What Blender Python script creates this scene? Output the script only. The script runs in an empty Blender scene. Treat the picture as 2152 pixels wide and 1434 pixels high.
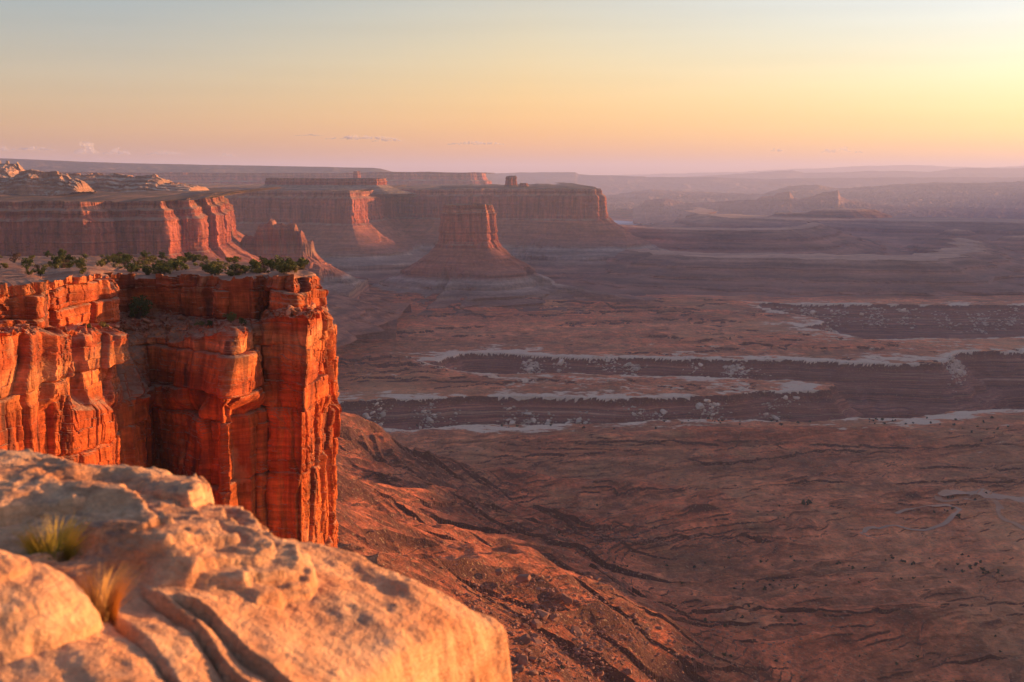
import bpy, math, random
import numpy as np

C = bpy.context.scene
COL = C.collection
R = math.radians

# ------------------------------------------------------------------ camera
FPX, CX, CY = 2956.0, 1076.0, 717.0
PITCH = math.atan(352.0 / FPX)
SP, CP = math.sin(PITCH), math.cos(PITCH)
cam_data = bpy.data.cameras.new('camera')
cam = bpy.data.objects.new('camera', cam_data)
COL.objects.link(cam)
C.camera = cam
cam.rotation_euler = (R(90) - PITCH, 0, 0)
cam_data.sensor_width = 36
cam_data.lens = 36 * FPX / 2152
cam_data.clip_start = 0.05
cam_data.clip_end = 400000
cam_data.dof.use_dof = True
cam_data.dof.focus_distance = 280
cam_data.dof.aperture_fstop = 4.5

# ------------------------------------------------------------------ light
SUN_AZ, SUN_EL = R(63), R(4.0)
w = bpy.data.worlds.new('World')
C.world = w
w.use_nodes = True
wn = w.node_tree
wn.nodes.clear()
w_out = wn.nodes.new('ShaderNodeOutputWorld')
w_bg = wn.nodes.new('ShaderNodeBackground')
w_sky = wn.nodes.new('ShaderNodeTexSky')
w_sky.sky_type = 'NISHITA'
w_sky.sun_disc = False
w_sky.sun_elevation = SUN_EL
w_sky.sun_rotation = SUN_AZ
w_sky.altitude = 1800
w_sky.air_density = 1.3
w_sky.dust_density = 4.0
w_sky.ozone_density = 2.0
w_bg.inputs['Strength'].default_value = 0.15
# the evening air tints the sky: pinker away from the sun, clearer and whiter towards it
w_tc = wn.nodes.new('ShaderNodeTexCoord')
w_dot = wn.nodes.new('ShaderNodeVectorMath'); w_dot.operation = 'DOT_PRODUCT'
w_dot.inputs[1].default_value = (math.sin(SUN_AZ), math.cos(SUN_AZ), 0.0)
wn.links.new(w_tc.outputs['Generated'], w_dot.inputs[0])
w_mr = wn.nodes.new('ShaderNodeMapRange')
w_mr.inputs[1].default_value = 0.15; w_mr.inputs[2].default_value = 0.80
wn.links.new(w_dot.outputs['Value'], w_mr.inputs[0])
w_z = wn.nodes.new('ShaderNodeSeparateXYZ'); wn.links.new(w_tc.outputs['Generated'], w_z.inputs[0])
w_el = wn.nodes.new('ShaderNodeMapRange'); w_el.inputs[1].default_value = 0.03; w_el.inputs[2].default_value = 0.12
wn.links.new(w_z.outputs[2], w_el.inputs[0])
w_rs = []
for _st in ([(0.6473, 0.4876, 0.5658), (0.7199, 0.5042, 0.4126), (0.5723, 0.5302, 0.5582)], [(0.4445, 0.401, 0.4771), (0.5881, 0.459, 0.4648), (0.5407, 0.491, 0.6035)]):
    _n = wn.nodes.new('ShaderNodeValToRGB'); _n.color_ramp.elements.new(0.5)
    for _e, _p, _c in zip(_n.color_ramp.elements, (0.08, 0.48, 0.86), _st):
        _e.position = _p; _e.color = (*_c, 1)
    wn.links.new(w_mr.outputs[0], _n.inputs[0]); w_rs.append(_n)
w_mix = wn.nodes.new('ShaderNodeMix'); w_mix.data_type = 'RGBA'
wn.links.new(w_el.outputs[0], w_mix.inputs[0])
wn.links.new(w_rs[0].outputs[0], w_mix.inputs[6]); wn.links.new(w_rs[1].outputs[0], w_mix.inputs[7])
# thin uneven bands of haze and faint cirrus low in the sky
w_st = wn.nodes.new('ShaderNodeVectorMath'); w_st.operation = 'MULTIPLY'; w_st.inputs[1].default_value = (3.5, 3.5, 75.0)
wn.links.new(w_tc.outputs['Generated'], w_st.inputs[0])
w_no = wn.nodes.new('ShaderNodeTexNoise'); w_no.inputs['Detail'].default_value = 5; w_no.inputs['Scale'].default_value = 1.0
wn.links.new(w_st.outputs[0], w_no.inputs['Vector'])
w_nr = wn.nodes.new('ShaderNodeMapRange')
for _i, _v in enumerate((0.3, 0.7, 1.95, 2.05)): w_nr.inputs[_i + 1].default_value = _v
wn.links.new(w_no.outputs[0], w_nr.inputs[0])
w_sc = wn.nodes.new('ShaderNodeVectorMath'); w_sc.operation = 'SCALE'
wn.links.new(w_mix.outputs[2], w_sc.inputs[0]); wn.links.new(w_nr.outputs[0], w_sc.inputs['Scale'])
w_mul = wn.nodes.new('ShaderNodeMix'); w_mul.data_type = 'RGBA'; w_mul.blend_type = 'MULTIPLY'
w_mul.inputs[0].default_value = 1.0
wn.links.new(w_sky.outputs[0], w_mul.inputs[6]); wn.links.new(w_sc.outputs[0], w_mul.inputs[7])
wn.links.new(w_mul.outputs[2], w_bg.inputs['Color'])
wn.links.new(w_bg.outputs[0], w_out.inputs['Surface'])

sun_data = bpy.data.lights.new('sun', 'SUN')
sun = bpy.data.objects.new('sun', sun_data)
COL.objects.link(sun)
sun_data.energy = 5.0
sun_data.angle = R(0.5)
sun_data.color = (1.0, 0.52, 0.19)
sun.rotation_euler = (R(90) - SUN_EL, 0, math.pi - SUN_AZ)
C.view_settings.view_transform = 'Standard'
C.view_settings.look = 'None'
C.view_settings.exposure = 1.28
C.view_settings.gamma = 1.0
C.cycles.use_denoising = True
C.cycles.max_bounces = 6
C.cycles.volume_bounces = 2
C.cycles.transparent_max_bounces = 8


# ------------------------------------------------------------------ pixel rays -> places
def ray(px, py):
    px = np.asarray(px, float); py = np.asarray(py, float)
    dx = (px - CX) / FPX; dy = (CY - py) / FPX
    return np.stack([dx + 0 * dy, CP + dy * SP + 0 * dx, -SP + dy * CP + 0 * dx], -1)


def at(px, py, d):
    r = ray(px, py)
    return r * (np.asarray(d, float) / r[..., 1])[..., None]


def hit(px, py, a, b=0.0, c=0.0):
    r = ray(px, py)
    t = a / (r[..., 2] - b * r[..., 0] - c * r[..., 1])
    return r * t[..., None]


# ------------------------------------------------------------------ noise
def _h(ix, iy, iz, seed):
    h = (ix.astype(np.int64) * 374761393 + iy.astype(np.int64) * 668265263 + iz * 2147483647 + seed * 144269504) & 0xffffffff
    h = h.astype(np.uint32)
    h = (h ^ (h >> np.uint32(13))) * np.uint32(1274126177)
    h = (h ^ (h >> np.uint32(15))) * np.uint32(2246822519)
    h ^= h >> np.uint32(16)
    return h.astype(np.float32) * np.float32(1 / 2147483648.0) - np.float32(1)


Z0 = np.int64(0)


def vn(x, y, seed=0):
    x, y = np.broadcast_arrays(np.asarray(x, float), np.asarray(y, float))
    xf = np.floor(x); yf = np.floor(y)
    fx = (x - xf).astype(np.float32); fy = (y - yf).astype(np.float32)
    fx = fx * fx * fx * (fx * (fx * 6 - 15) + 10); fy = fy * fy * fy * (fy * (fy * 6 - 15) + 10)
    ix = xf.astype(np.int64); iy = yf.astype(np.int64)
    a = _h(ix, iy, Z0, seed); b = _h(ix + 1, iy, Z0, seed)
    c = _h(ix, iy + 1, Z0, seed); d = _h(ix + 1, iy + 1, Z0, seed)
    a = a + (b - a) * fx; c = c + (d - c) * fx
    return a + (c - a) * fy


def vn3(x, y, z, seed=0):
    x, y, z = np.broadcast_arrays(np.asarray(x, float), np.asarray(y, float), np.asarray(z, float))
    zf = np.floor(z); f = (z - zf); f = f * f * (3 - 2 * f)
    zi = zf.astype(np.int64)
    xf = np.floor(x); yf = np.floor(y)
    fx = x - xf; fy = y - yf
    fx = fx * fx * (3 - 2 * fx); fy = fy * fy * (3 - 2 * fy)
    ix = xf.astype(np.int64); iy = yf.astype(np.int64)
    out = []
    for k in (0, 1):
        zk = (zi + k) * 97
        a = _h(ix, iy, zk, seed); b = _h(ix + 1, iy, zk, seed)
        c = _h(ix, iy + 1, zk, seed); d = _h(ix + 1, iy + 1, zk, seed)
        a = a + (b - a) * fx; c = c + (d - c) * fx
        out.append(a + (c - a) * fy)
    return out[0] + (out[1] - out[0]) * f


def fbm(x, y, o=4, seed=0, g=0.5):
    s = 0; a = 1.0; t = 0
    for k in range(o):
        s = s + a * vn(x * 2.03 ** k + 17.3 * k, y * 2.03 ** k - 9.1 * k, seed + k)
        t += a; a *= g
    return s / t


def fbm3(x, y, z, o=4, seed=0, g=0.5):
    s = 0; a = 1.0; t = 0
    for k in range(o):
        s = s + a * vn3(x * 2.03 ** k + 17.3 * k, y * 2.03 ** k - 9.1 * k, z * 2.03 ** k + 5.7 * k, seed + k)
        t += a; a *= g
    return s / t


def ridged(x, y, o=3, seed=0):
    s = 0; a = 1.0; t = 0
    for k in range(o):
        s = s + a * (1 - np.abs(vn(x * 2.1 ** k + 3.3 * k, y * 2.1 ** k + 8.8 * k, seed + k)) * 2)
        t += a; a *= 0.5
    return s / t


def sstep(a, b, x):
    t = np.clip((x - a) / (b - a), 0, 1)
    return t * t * (3 - 2 * t)


def h1(i, seed):
    return (_h(np.asarray(i), np.asarray(i) * 0 + 7, Z0, seed) + 1) * 0.5


def poly_sd(x, y, poly):
    """signed distance to a closed polygon, negative inside"""
    p = np.asarray(poly, float); n = len(p)
    best = np.full(x.shape, 1e18); ins = np.zeros(x.shape, bool)
    for i in range(n):
        ax, ay = p[i]; bx, by = p[(i + 1) % n]
        ex, ey = bx - ax, by - ay
        wx = x - ax; wy = y - ay
        t = np.clip((wx * ex + wy * ey) / (ex * ex + ey * ey + 1e-12), 0, 1)
        best = np.minimum(best, (wx - ex * t) ** 2 + (wy - ey * t) ** 2)
        c = ((ay <= y) & (by > y)) | ((by <= y) & (ay > y))
        if abs(ey) > 1e-12:
            ins ^= c & (x < ax + (y - ay) / ey * ex)
    d = np.sqrt(best)
    return np.where(ins, -d, d)


def line_dist(x, y, pts):
    best = np.full(x.shape, 1e18)
    for (ax, ay), (bx, by) in zip(pts[:-1], pts[1:]):
        ex, ey = bx - ax, by - ay
        t = np.clip(((x - ax) * ex + (y - ay) * ey) / (ex * ex + ey * ey + 1e-9), 0, 1)
        best = np.minimum(best, (x - ax - ex * t) ** 2 + (y - ay - ey * t) ** 2)
    return np.sqrt(best)


# ------------------------------------------------------------------ object helpers
def tag(o, label=None, cat=None, group=None, kind=None):
    if label: o['label'] = label
    if cat: o['category'] = cat
    if group: o['group'] = group
    if kind: o['kind'] = kind
    return o


def empty(name, loc, label=None, cat=None, group=None):
    o = bpy.data.objects.new(name, None)
    COL.objects.link(o); o.location = [float(v) for v in loc]
    return tag(o, label, cat, group)


def raw_mesh(name, V, F, mat, parent=None, smooth=False, attrs=None, origin=None):
    V = np.asarray(V, np.float64).reshape(-1, 3)
    if parent is not None and origin is None:
        origin = np.array(parent.location)
        pp = parent.parent
        while pp is not None:
            origin = origin + np.array(pp.location); pp = pp.parent
    if origin is not None:
        V = V - np.asarray(origin)
    F = np.asarray(F, np.int32)
    k = F.shape[1]
    me = bpy.data.meshes.new(name)
    me.vertices.add(len(V)); me.vertices.foreach_set('co', V.astype(np.float32).ravel())
    me.loops.add(F.size); me.loops.foreach_set('vertex_index', F.ravel())
    me.polygons.add(len(F))
    me.polygons.foreach_set('loop_start', np.arange(0, F.size, k, dtype=np.int32))
    me.polygons.foreach_set('loop_total', np.full(len(F), k, np.int32))
    me.polygons.foreach_set('use_smooth', np.full(len(F), smooth, bool))
    me.materials.append(mat)
    if attrs:
        for n, a in attrs.items():
            at_ = me.attributes.new(n, 'FLOAT', 'POINT')
            at_.data.foreach_set('value', np.asarray(a, np.float32).ravel())
    me.update(calc_edges=True)
    o = bpy.data.objects.new(name, me)
    COL.objects.link(o)
    if parent is not None:
        o.parent = parent
    elif origin is not None:
        o.location = [float(v) for v in origin]
    return o


def grid_faces(r, c, closed=False):
    i = np.arange(r - 1)[:, None]
    j = np.arange(c if closed else c - 1)[None, :]
    j2 = (j + 1) % c
    return np.stack([i * c + j, i * c + j2, (i + 1) * c + j2, (i + 1) * c + j], -1).reshape(-1, 4)


def grid(name, P, mat, parent=None, smooth=False, closed=False, flip=False, keep=None, attrs=None, origin=None):
    r, c = P.shape[:2]
    F = grid_faces(r, c, closed)
    if keep is not None:
        kf = keep.ravel()[F].any(1)
        F = F[kf]
        used = np.unique(F)
        mp = np.full(r * c, -1, np.int64); mp[used] = np.arange(len(used))
        F = mp[F]
        V = P.reshape(-1, 3)[used]
        if attrs:
            attrs = {k: np.asarray(v).ravel()[used] for k, v in attrs.items()}
    else:
        V = P.reshape(-1, 3)
    if flip:
        F = F[:, ::-1]
    return raw_mesh(name, V, F, mat, parent, smooth, attrs, origin)


def copy_tree(o, parent=None):
    c = o.copy(); COL.objects.link(c); c.parent = parent
    for ch in list(o.children):
        copy_tree(ch, c)
    return c


# ------------------------------------------------------------------ materials
class NT:
    def __init__(s, name, rough=0.9):
        s.m = bpy.data.materials.new(name); s.m.use_nodes = True
        s.t = s.m.node_tree; s.t.nodes.clear()
        s.out = s.t.nodes.new('ShaderNodeOutputMaterial')
        s.b = s.t.nodes.new('ShaderNodeBsdfPrincipled')
        s.b.inputs['Roughness'].default_value = rough
        s.b.inputs['Specular IOR Level'].default_value = 0.15
        s.t.links.new(s.b.outputs[0], s.out.inputs['Surface'])
        g = s.t.nodes.new('ShaderNodeNewGeometry')
        s.pos = g.outputs['Position']; s.nrm = g.outputs['Normal']

    def put(s, sock, v):
        if isinstance(v, bpy.types.NodeSocket): s.t.links.new(v, sock)
        elif isinstance(v, (tuple, list)) and len(v) == 3 and sock.type == 'RGBA': sock.default_value = (*v, 1)
        else: sock.default_value = v

    def math(s, op, a, b=0.0, clamp=False):
        n = s.t.nodes.new('ShaderNodeMath'); n.operation = op; n.use_clamp = clamp
        s.put(n.inputs[0], a); s.put(n.inputs[1], b)
        return n.outputs[0]

    def vmul(s, v, k):
        n = s.t.nodes.new('ShaderNodeVectorMath'); n.operation = 'MULTIPLY'
        s.put(n.inputs[0], v); n.inputs[1].default_value = k if isinstance(k, tuple) else (k, k, k)
        return n.outputs[0]

    def noise(s, v, scale=1.0, detail=4.0, rough=0.55, dist=0.0):
        n = s.t.nodes.new('ShaderNodeTexNoise')
        n.inputs['Scale'].default_value = scale; n.inputs['Detail'].default_value = detail
        n.inputs['Roughness'].default_value = rough; n.inputs['Distortion'].default_value = dist
        s.put(n.inputs['Vector'], v)
        return n.outputs[0]

    def vor(s, v, scale=1.0, feature='F1'):
        n = s.t.nodes.new('ShaderNodeTexVoronoi'); n.feature = feature
        n.inputs['Scale'].default_value = scale
        s.put(n.inputs['Vector'], v)
        return n.outputs[0]

    def rng(s, v, a, b, c=0.0, d=1.0, smooth=False):
        n = s.t.nodes.new('ShaderNodeMapRange'); n.clamp = True
        if smooth: n.interpolation_type = 'SMOOTHSTEP'
        s.put(n.inputs[0], v)
        for i, q in enumerate((a, b, c, d)): n.inputs[i + 1].default_value = q
        return n.outputs[0]

    def ramp(s, f, stops, mode='LINEAR'):
        n = s.t.nodes.new('ShaderNodeValToRGB'); r = n.color_ramp; r.interpolation = mode
        while len(r.elements) < len(stops): r.elements.new(0.5)
        for e, (p, c) in zip(r.elements, stops):
            e.position = p; e.color = (*c, 1)
        s.put(n.inputs[0], f)
        return n.outputs[0]

    def mix(s, f, a, b, mode='MIX'):
        n = s.t.nodes.new('ShaderNodeMix'); n.data_type = 'RGBA'; n.blend_type = mode
        s.put(n.inputs[0], f); s.put(n.inputs[6], a); s.put(n.inputs[7], b)
        return n.outputs[2]

    def scale_col(s, c, f):
        n = s.t.nodes.new('ShaderNodeVectorMath'); n.operation = 'SCALE'
        s.put(n.inputs[0], c); s.put(n.inputs['Scale'], f)
        return n.outputs[0]

    def sep(s, v):
        n = s.t.nodes.new('ShaderNodeSeparateXYZ'); s.put(n.inputs[0], v)
        return n.outputs

    def attr(s, name):
        n = s.t.nodes.new('ShaderNodeAttribute'); n.attribute_name = name
        return n.outputs['Fac']

    def bump(s, h, dist, strength=1.0, normal=None):
        n = s.t.nodes.new('ShaderNodeBump'); n.inputs['Distance'].default_value = dist
        n.inputs['Strength'].default_value = strength
        s.put(n.inputs['Height'], h)
        if normal is not None: s.put(n.inputs['Normal'], normal)
        return n.outputs[0]

    def done(s, col, normal=None):
        s.put(s.b.inputs['Base Color'], col)
        if normal is not None: s.put(s.b.inputs['Normal'], normal)
        return s.m


def strata_mat(name, zlo, zhi, stops, unit, streak=0.35, wob=None, bump=None, speck=None, top=None, beds=(0.62, 1.32)):
    """bedded rock: colour by height through wavy beds, streaks down the face, blotches; unit = size in metres of the smallest thing seen"""
    m = NT(name)
    pos = m.pos
    wv = m.noise(pos, 1 / (unit * 40), 3)
    fine = m.noise(m.vmul(pos, (1, 1, 6)), 1 / (unit * 9), 4)
    z = m.sep(pos)[2]
    wob = wob if wob is not None else (zhi - zlo) * 0.06
    z = m.math('ADD', z, m.math('MULTIPLY', m.math('SUBTRACT', wv, 0.5), wob * 2))
    z = m.math('ADD', z, m.math('MULTIPLY', m.math('SUBTRACT', fine, 0.5), wob * 1.2))
    c = m.ramp(m.rng(z, zlo, zhi), stops)
    bed = m.noise(m.vmul(pos, (0.04, 0.04, 1)), 1 / (unit * 3), 4, 0.6)
    c = m.scale_col(c, m.rng(bed, 0.32, 0.68, *beds))
    st = m.noise(m.vmul(pos, (1, 1, 0.09)), 1 / (unit * 5), 4, 0.65)
    c = m.scale_col(c, m.rng(st, 0.35, 0.65, 1 - streak, 1 + streak * 0.7))
    big = m.noise(pos, 1 / (unit * 60), 3)
    c = m.scale_col(c, m.rng(big, 0.3, 0.7, 0.8, 1.2))
    up = m.sep(m.nrm)[2]
    if top is not None:
        u = m.math('MULTIPLY', m.rng(up, 0.55, 0.85), m.rng(m.noise(pos, 1 / (unit * 14), 4), 0.35, 0.6))
        c = m.mix(u, c, top)
    if speck is not None:
        sp = m.rng(m.noise(pos, 1 / (unit * 1.6), 3, 0.7), 0.6, 0.72)
        c = m.mix(m.math('MULTIPLY', sp, 0.6), c, speck)
    nb = m.noise(m.vmul(pos, (1, 1, 1.8)), 1 / (unit * 4), 6, 0.65)
    return m.done(c, m.bump(nb, (bump or unit * 1.5)))


def simple_mat(name, a, b, scale, rough=0.85):
    m = NT(name, rough)
    g = m.t.nodes.new('ShaderNodeObjectInfo')
    n = m.noise(m.pos, scale, 3)
    c = m.mix(m.rng(n, 0.3, 0.7), a, b)
    return m.done(m.scale_col(c, m.rng(g.outputs['Random'], 0, 1, 0.75, 1.25)))


RED = (0.30, 0.075, 0.032); DRED = (0.19, 0.048, 0.025); ORG = (0.40, 0.14, 0.06); PEACH = (0.46, 0.24, 0.14)
BROWN = (0.19, 0.070, 0.045); GREY = (0.22, 0.165, 0.13); GREEN = (0.17, 0.14, 0.10); PALE = (0.52, 0.40, 0.32)
WHITE = (0.60, 0.49, 0.41)

# ================================================================== the valley ground
def G(px, py, z):
    p = hit(px, py, z)
    return p[..., 0], p[..., 1]


def g3(pts):
    """(px, py, z) list -> world xyz"""
    return np.array([hit(a, b, z) for a, b, z in pts])


RIM = -400.0
CAN_A = np.array([hit(a, b, RIM)[:2] for a, b in [
    (560, 893), (700, 888), (790, 893), (860, 903), (930, 899), (1000, 892), (1130, 891), (1300, 888), (1370, 881), (1450, 879), (1600, 884), (1700, 887),
    (1742, 884), (1790, 879), (1920, 878), (2000, 867), (2090, 861), (2200, 858), (2420, 850), (2420, 733), (2200, 737), (2050, 738),
    (1998, 744), (1975, 764), (1850, 762), (1700, 757), (1560, 755), (1400, 752), (1200, 750), (1120, 746), (1040, 742), (975, 743),
    (930, 755), (890, 768), (960, 780), (1060, 787), (1180, 783), (1300, 787), (1430, 790), (1560, 797), (1680, 802), (1745, 805), (1762, 811),
    (1735, 817), (1600, 824), (1540, 830), (1420, 834), (1360, 838), (1200, 836), (1050, 832), (900, 836), (700, 842), (560, 844)]])
CAN_B = np.array([hit(a, b, RIM)[:2] for a, b in [
    (1590, 634), (1690, 636), (1760, 638), (1900, 640), (2000, 642), (2120, 641), (2420, 642), (2420, 706), (2200, 706), (2060, 712), (1930, 711),
    (1830, 713), (1790, 704), (1720, 693), (1690, 686), (1740, 676), (1700, 664), (1650, 655), (1600, 645)]])
RIDGES = [  # crest points (px, py, z), side slope near, slope far
    (g3([(560, 848, -225), (640, 856, -245), (745, 864, -264), (775, 880, -278), (830, 905, -300), (930, 940, -328), (1030, 962, -350), (1200, 985, -371), (1420, 1010, -388)]), .66, .60),
    (g3([(1080, 935, -390), (1150, 922, -384), (1300, 910, -379), (1560, 902, -374), (1700, 899, -377), (1900, 905, -382), (2080, 925, -388), (2340, 935, -391)]), .16, .25),
    (g3([(560, 985, -215), (690, 1003, -250), (800, 1013, -275), (950, 1022, -302), (1100, 1045, -335), (1350, 1100, -380)]), .60, .5),
    (g3([(560, 1070, -200), (760, 1082, -250), (900, 1100, -280), (1080, 1115, -300), (1250, 1175, -338), (1500, 1250, -384)]), .58, .5),
    (g3([(760, 1190, -225), (900, 1172, -250), (1075, 1163, -268), (1108, 1205, -284), (1165, 1275, -318), (1250, 1370, -366), (1330, 1430, -390)]), .62, .5),
    (g3([(1180, 1330, -345), (1300, 1300, -362), (1480, 1290, -376), (1700, 1280, -382), (1900, 1275, -386), (2100, 1330, -393)]), .22, .22),
    (g3([(1450, 1060, -378), (1560, 1085, -386), (1700, 1110, -393)]), .2, .25),
    (g3([(560, 735, -345), (720, 742, -350), (850, 745, -354), (885, 765, -366), (940, 790, -384), (1180, 787, -386), (1330, 800, -394)]), .30, .35),
    (g3([(300, 600, -312), (700, 610, -334), (900, 618, -346), (1040, 622, -352), (1150, 628, -358), (1260, 634, -364), (1420, 645, -374), (1560, 655, -390)]), .11, .3),
    (g3([(1400, 622, -372), (1490, 622, -378), (1600, 632, -394)]), .2, .3),
    (g3([(1700, 704, -398), (1420, 725, -388), (1480, 704, -380), (1300, 700, -388)]), .1, .15),
    (g3([(1690, 716, -392), (1800, 716, -388), (1830, 722, -396)]), .12, .15),
]
ROADS = {
    'track': [(2330, 1190), (2230, 1150), (2152, 1112), (2125, 1097), (2103, 1083), (2096, 1074), (2104, 1066), (2092, 1054), (2072, 1049), (2040, 1046), (1985, 1043), (1966, 1036), (1975, 1032)],
    'wash': [(1975, 1033), (2030, 1037), (2090, 1043), (2152, 1050), (2300, 1058)],
    'gully': [(1850, 1133), (1830, 1128), (1806, 1122), (1822, 1112), (1870, 1106), (1930, 1101), (1985, 1094), (2005, 1082), (2020, 1070), (1990, 1064), (1960, 1064), (1880, 1082)],
    'upper': [(1580, 712), (1600, 700), (1625, 688), (1680, 670)],
}


LEDGES = [  # thin hard beds that break off towards the camera: (px, py) line, drop, z of the ground there
    ([(1380, 1292), (1420, 1296), (1500, 1284), (1600, 1280), (1700, 1282), (1790, 1288), (1850, 1283), (1912, 1278)], 4.0, -382),
    ([(1290, 1312), (1340, 1310), (1420, 1306), (1500, 1303), (1612, 1303)], 4.0, -378),
    ([(1210, 1135), (1290, 1128), (1330, 1135), (1400, 1128), (1500, 1124), (1560, 1120)], 3.5, -360),
    ([(1060, 1112), (1130, 1108), (1220, 1114), (1290, 1104), (1360, 1108), (1440, 1098)], 3.5, -345),
    ([(700, 1035), (790, 1032), (868, 1032), (880, 1030), (940, 1024), (1020, 1022), (1050, 1012), (1130, 1010)], 5.0, -300),
    ([(700, 1010), (760, 1002), (830, 998), (940, 1000)], 3.5, -285),
    ([(1080, 960), (1180, 955), (1290, 948)], 3.0, -360), ([(1090, 996), (1180, 990), (1260, 984)], 3.0, -360), ([(830, 1062), (920, 1058), (1010, 1062), (1080, 1056)], 3.0, -310), ([(720, 930), (800, 925), (870, 932)], 3.0, -290),
    ([(1250, 1030), (1330, 1022), (1420, 1028), (1470, 1022)], 3.0, -370), ([(1640, 1020), (1720, 1012), (1800, 1016)], 2.5, -392), ([(1900, 985), (1980, 980), (2100, 986), (2180, 980)], 3.0, -392), ([(1420, 1345), (1500, 1340), (1580, 1348), (1640, 1342)], 3.0, -378), ([(1960, 1390), (2060, 1382), (2180, 1388)], 3.0, -392), ([(1120, 1150), (1200, 1158), (1280, 1150)], 3.0, -345),
    ([(1190, 928), (1330, 926), (1480, 932), (1560, 944)], 3.0, -384),
    ([(1430, 968), (1520, 976), (1560, 970), (1640, 964), (1700, 950), (1770, 944), (1840, 946)], 4.5, -386),
    ([(1680, 930), (1790, 938), (1900, 942), (1990, 938), (2090, 932), (2160, 934)], 3.0, -386),
    ([(1860, 1018), (1930, 1012), (2010, 1010), (2200, 1016)], 3.0, -394),
    ([(1480, 1130), (1560, 1128), (1640, 1134)], 4.5, -388),
    ([(1480, 1172), (1540, 1166), (1600, 1164)], 2.5, -390),
    ([(860, 1216), (920, 1224), (990, 1236), (1050, 1240), (1110, 1230)], 9.0, -268),
    ([(1230, 1200), (1320, 1196), (1400, 1190), (1480, 1182)], 3.0, -352),
    ([(1380, 1405), (1480, 1408), (1560, 1402), (1680, 1406)], 4.0, -380),
    ([(1250, 1250), (1330, 1262), (1400, 1252), (1460, 1256)], 3.0, -352),
    ([(720, 1110), (800, 1105), (860, 1112), (930, 1108)], 3.0, -275),
    ([(700, 762), (800, 760), (900, 772), (960, 782)], 4.0, -366), ([(720, 800), (860, 800), (1000, 803), (1140, 800)], 3.0, -392),
]


def terr(z, step, w):
    k = np.floor(z / step); f = z / step - k
    g = np.where(f < 0.78, f * 0.5, 0.39 + (f - 0.78) / 0.22 * 0.61)
    return z + (k * step + g * step - z) * w


LEDGE_W = []


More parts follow.
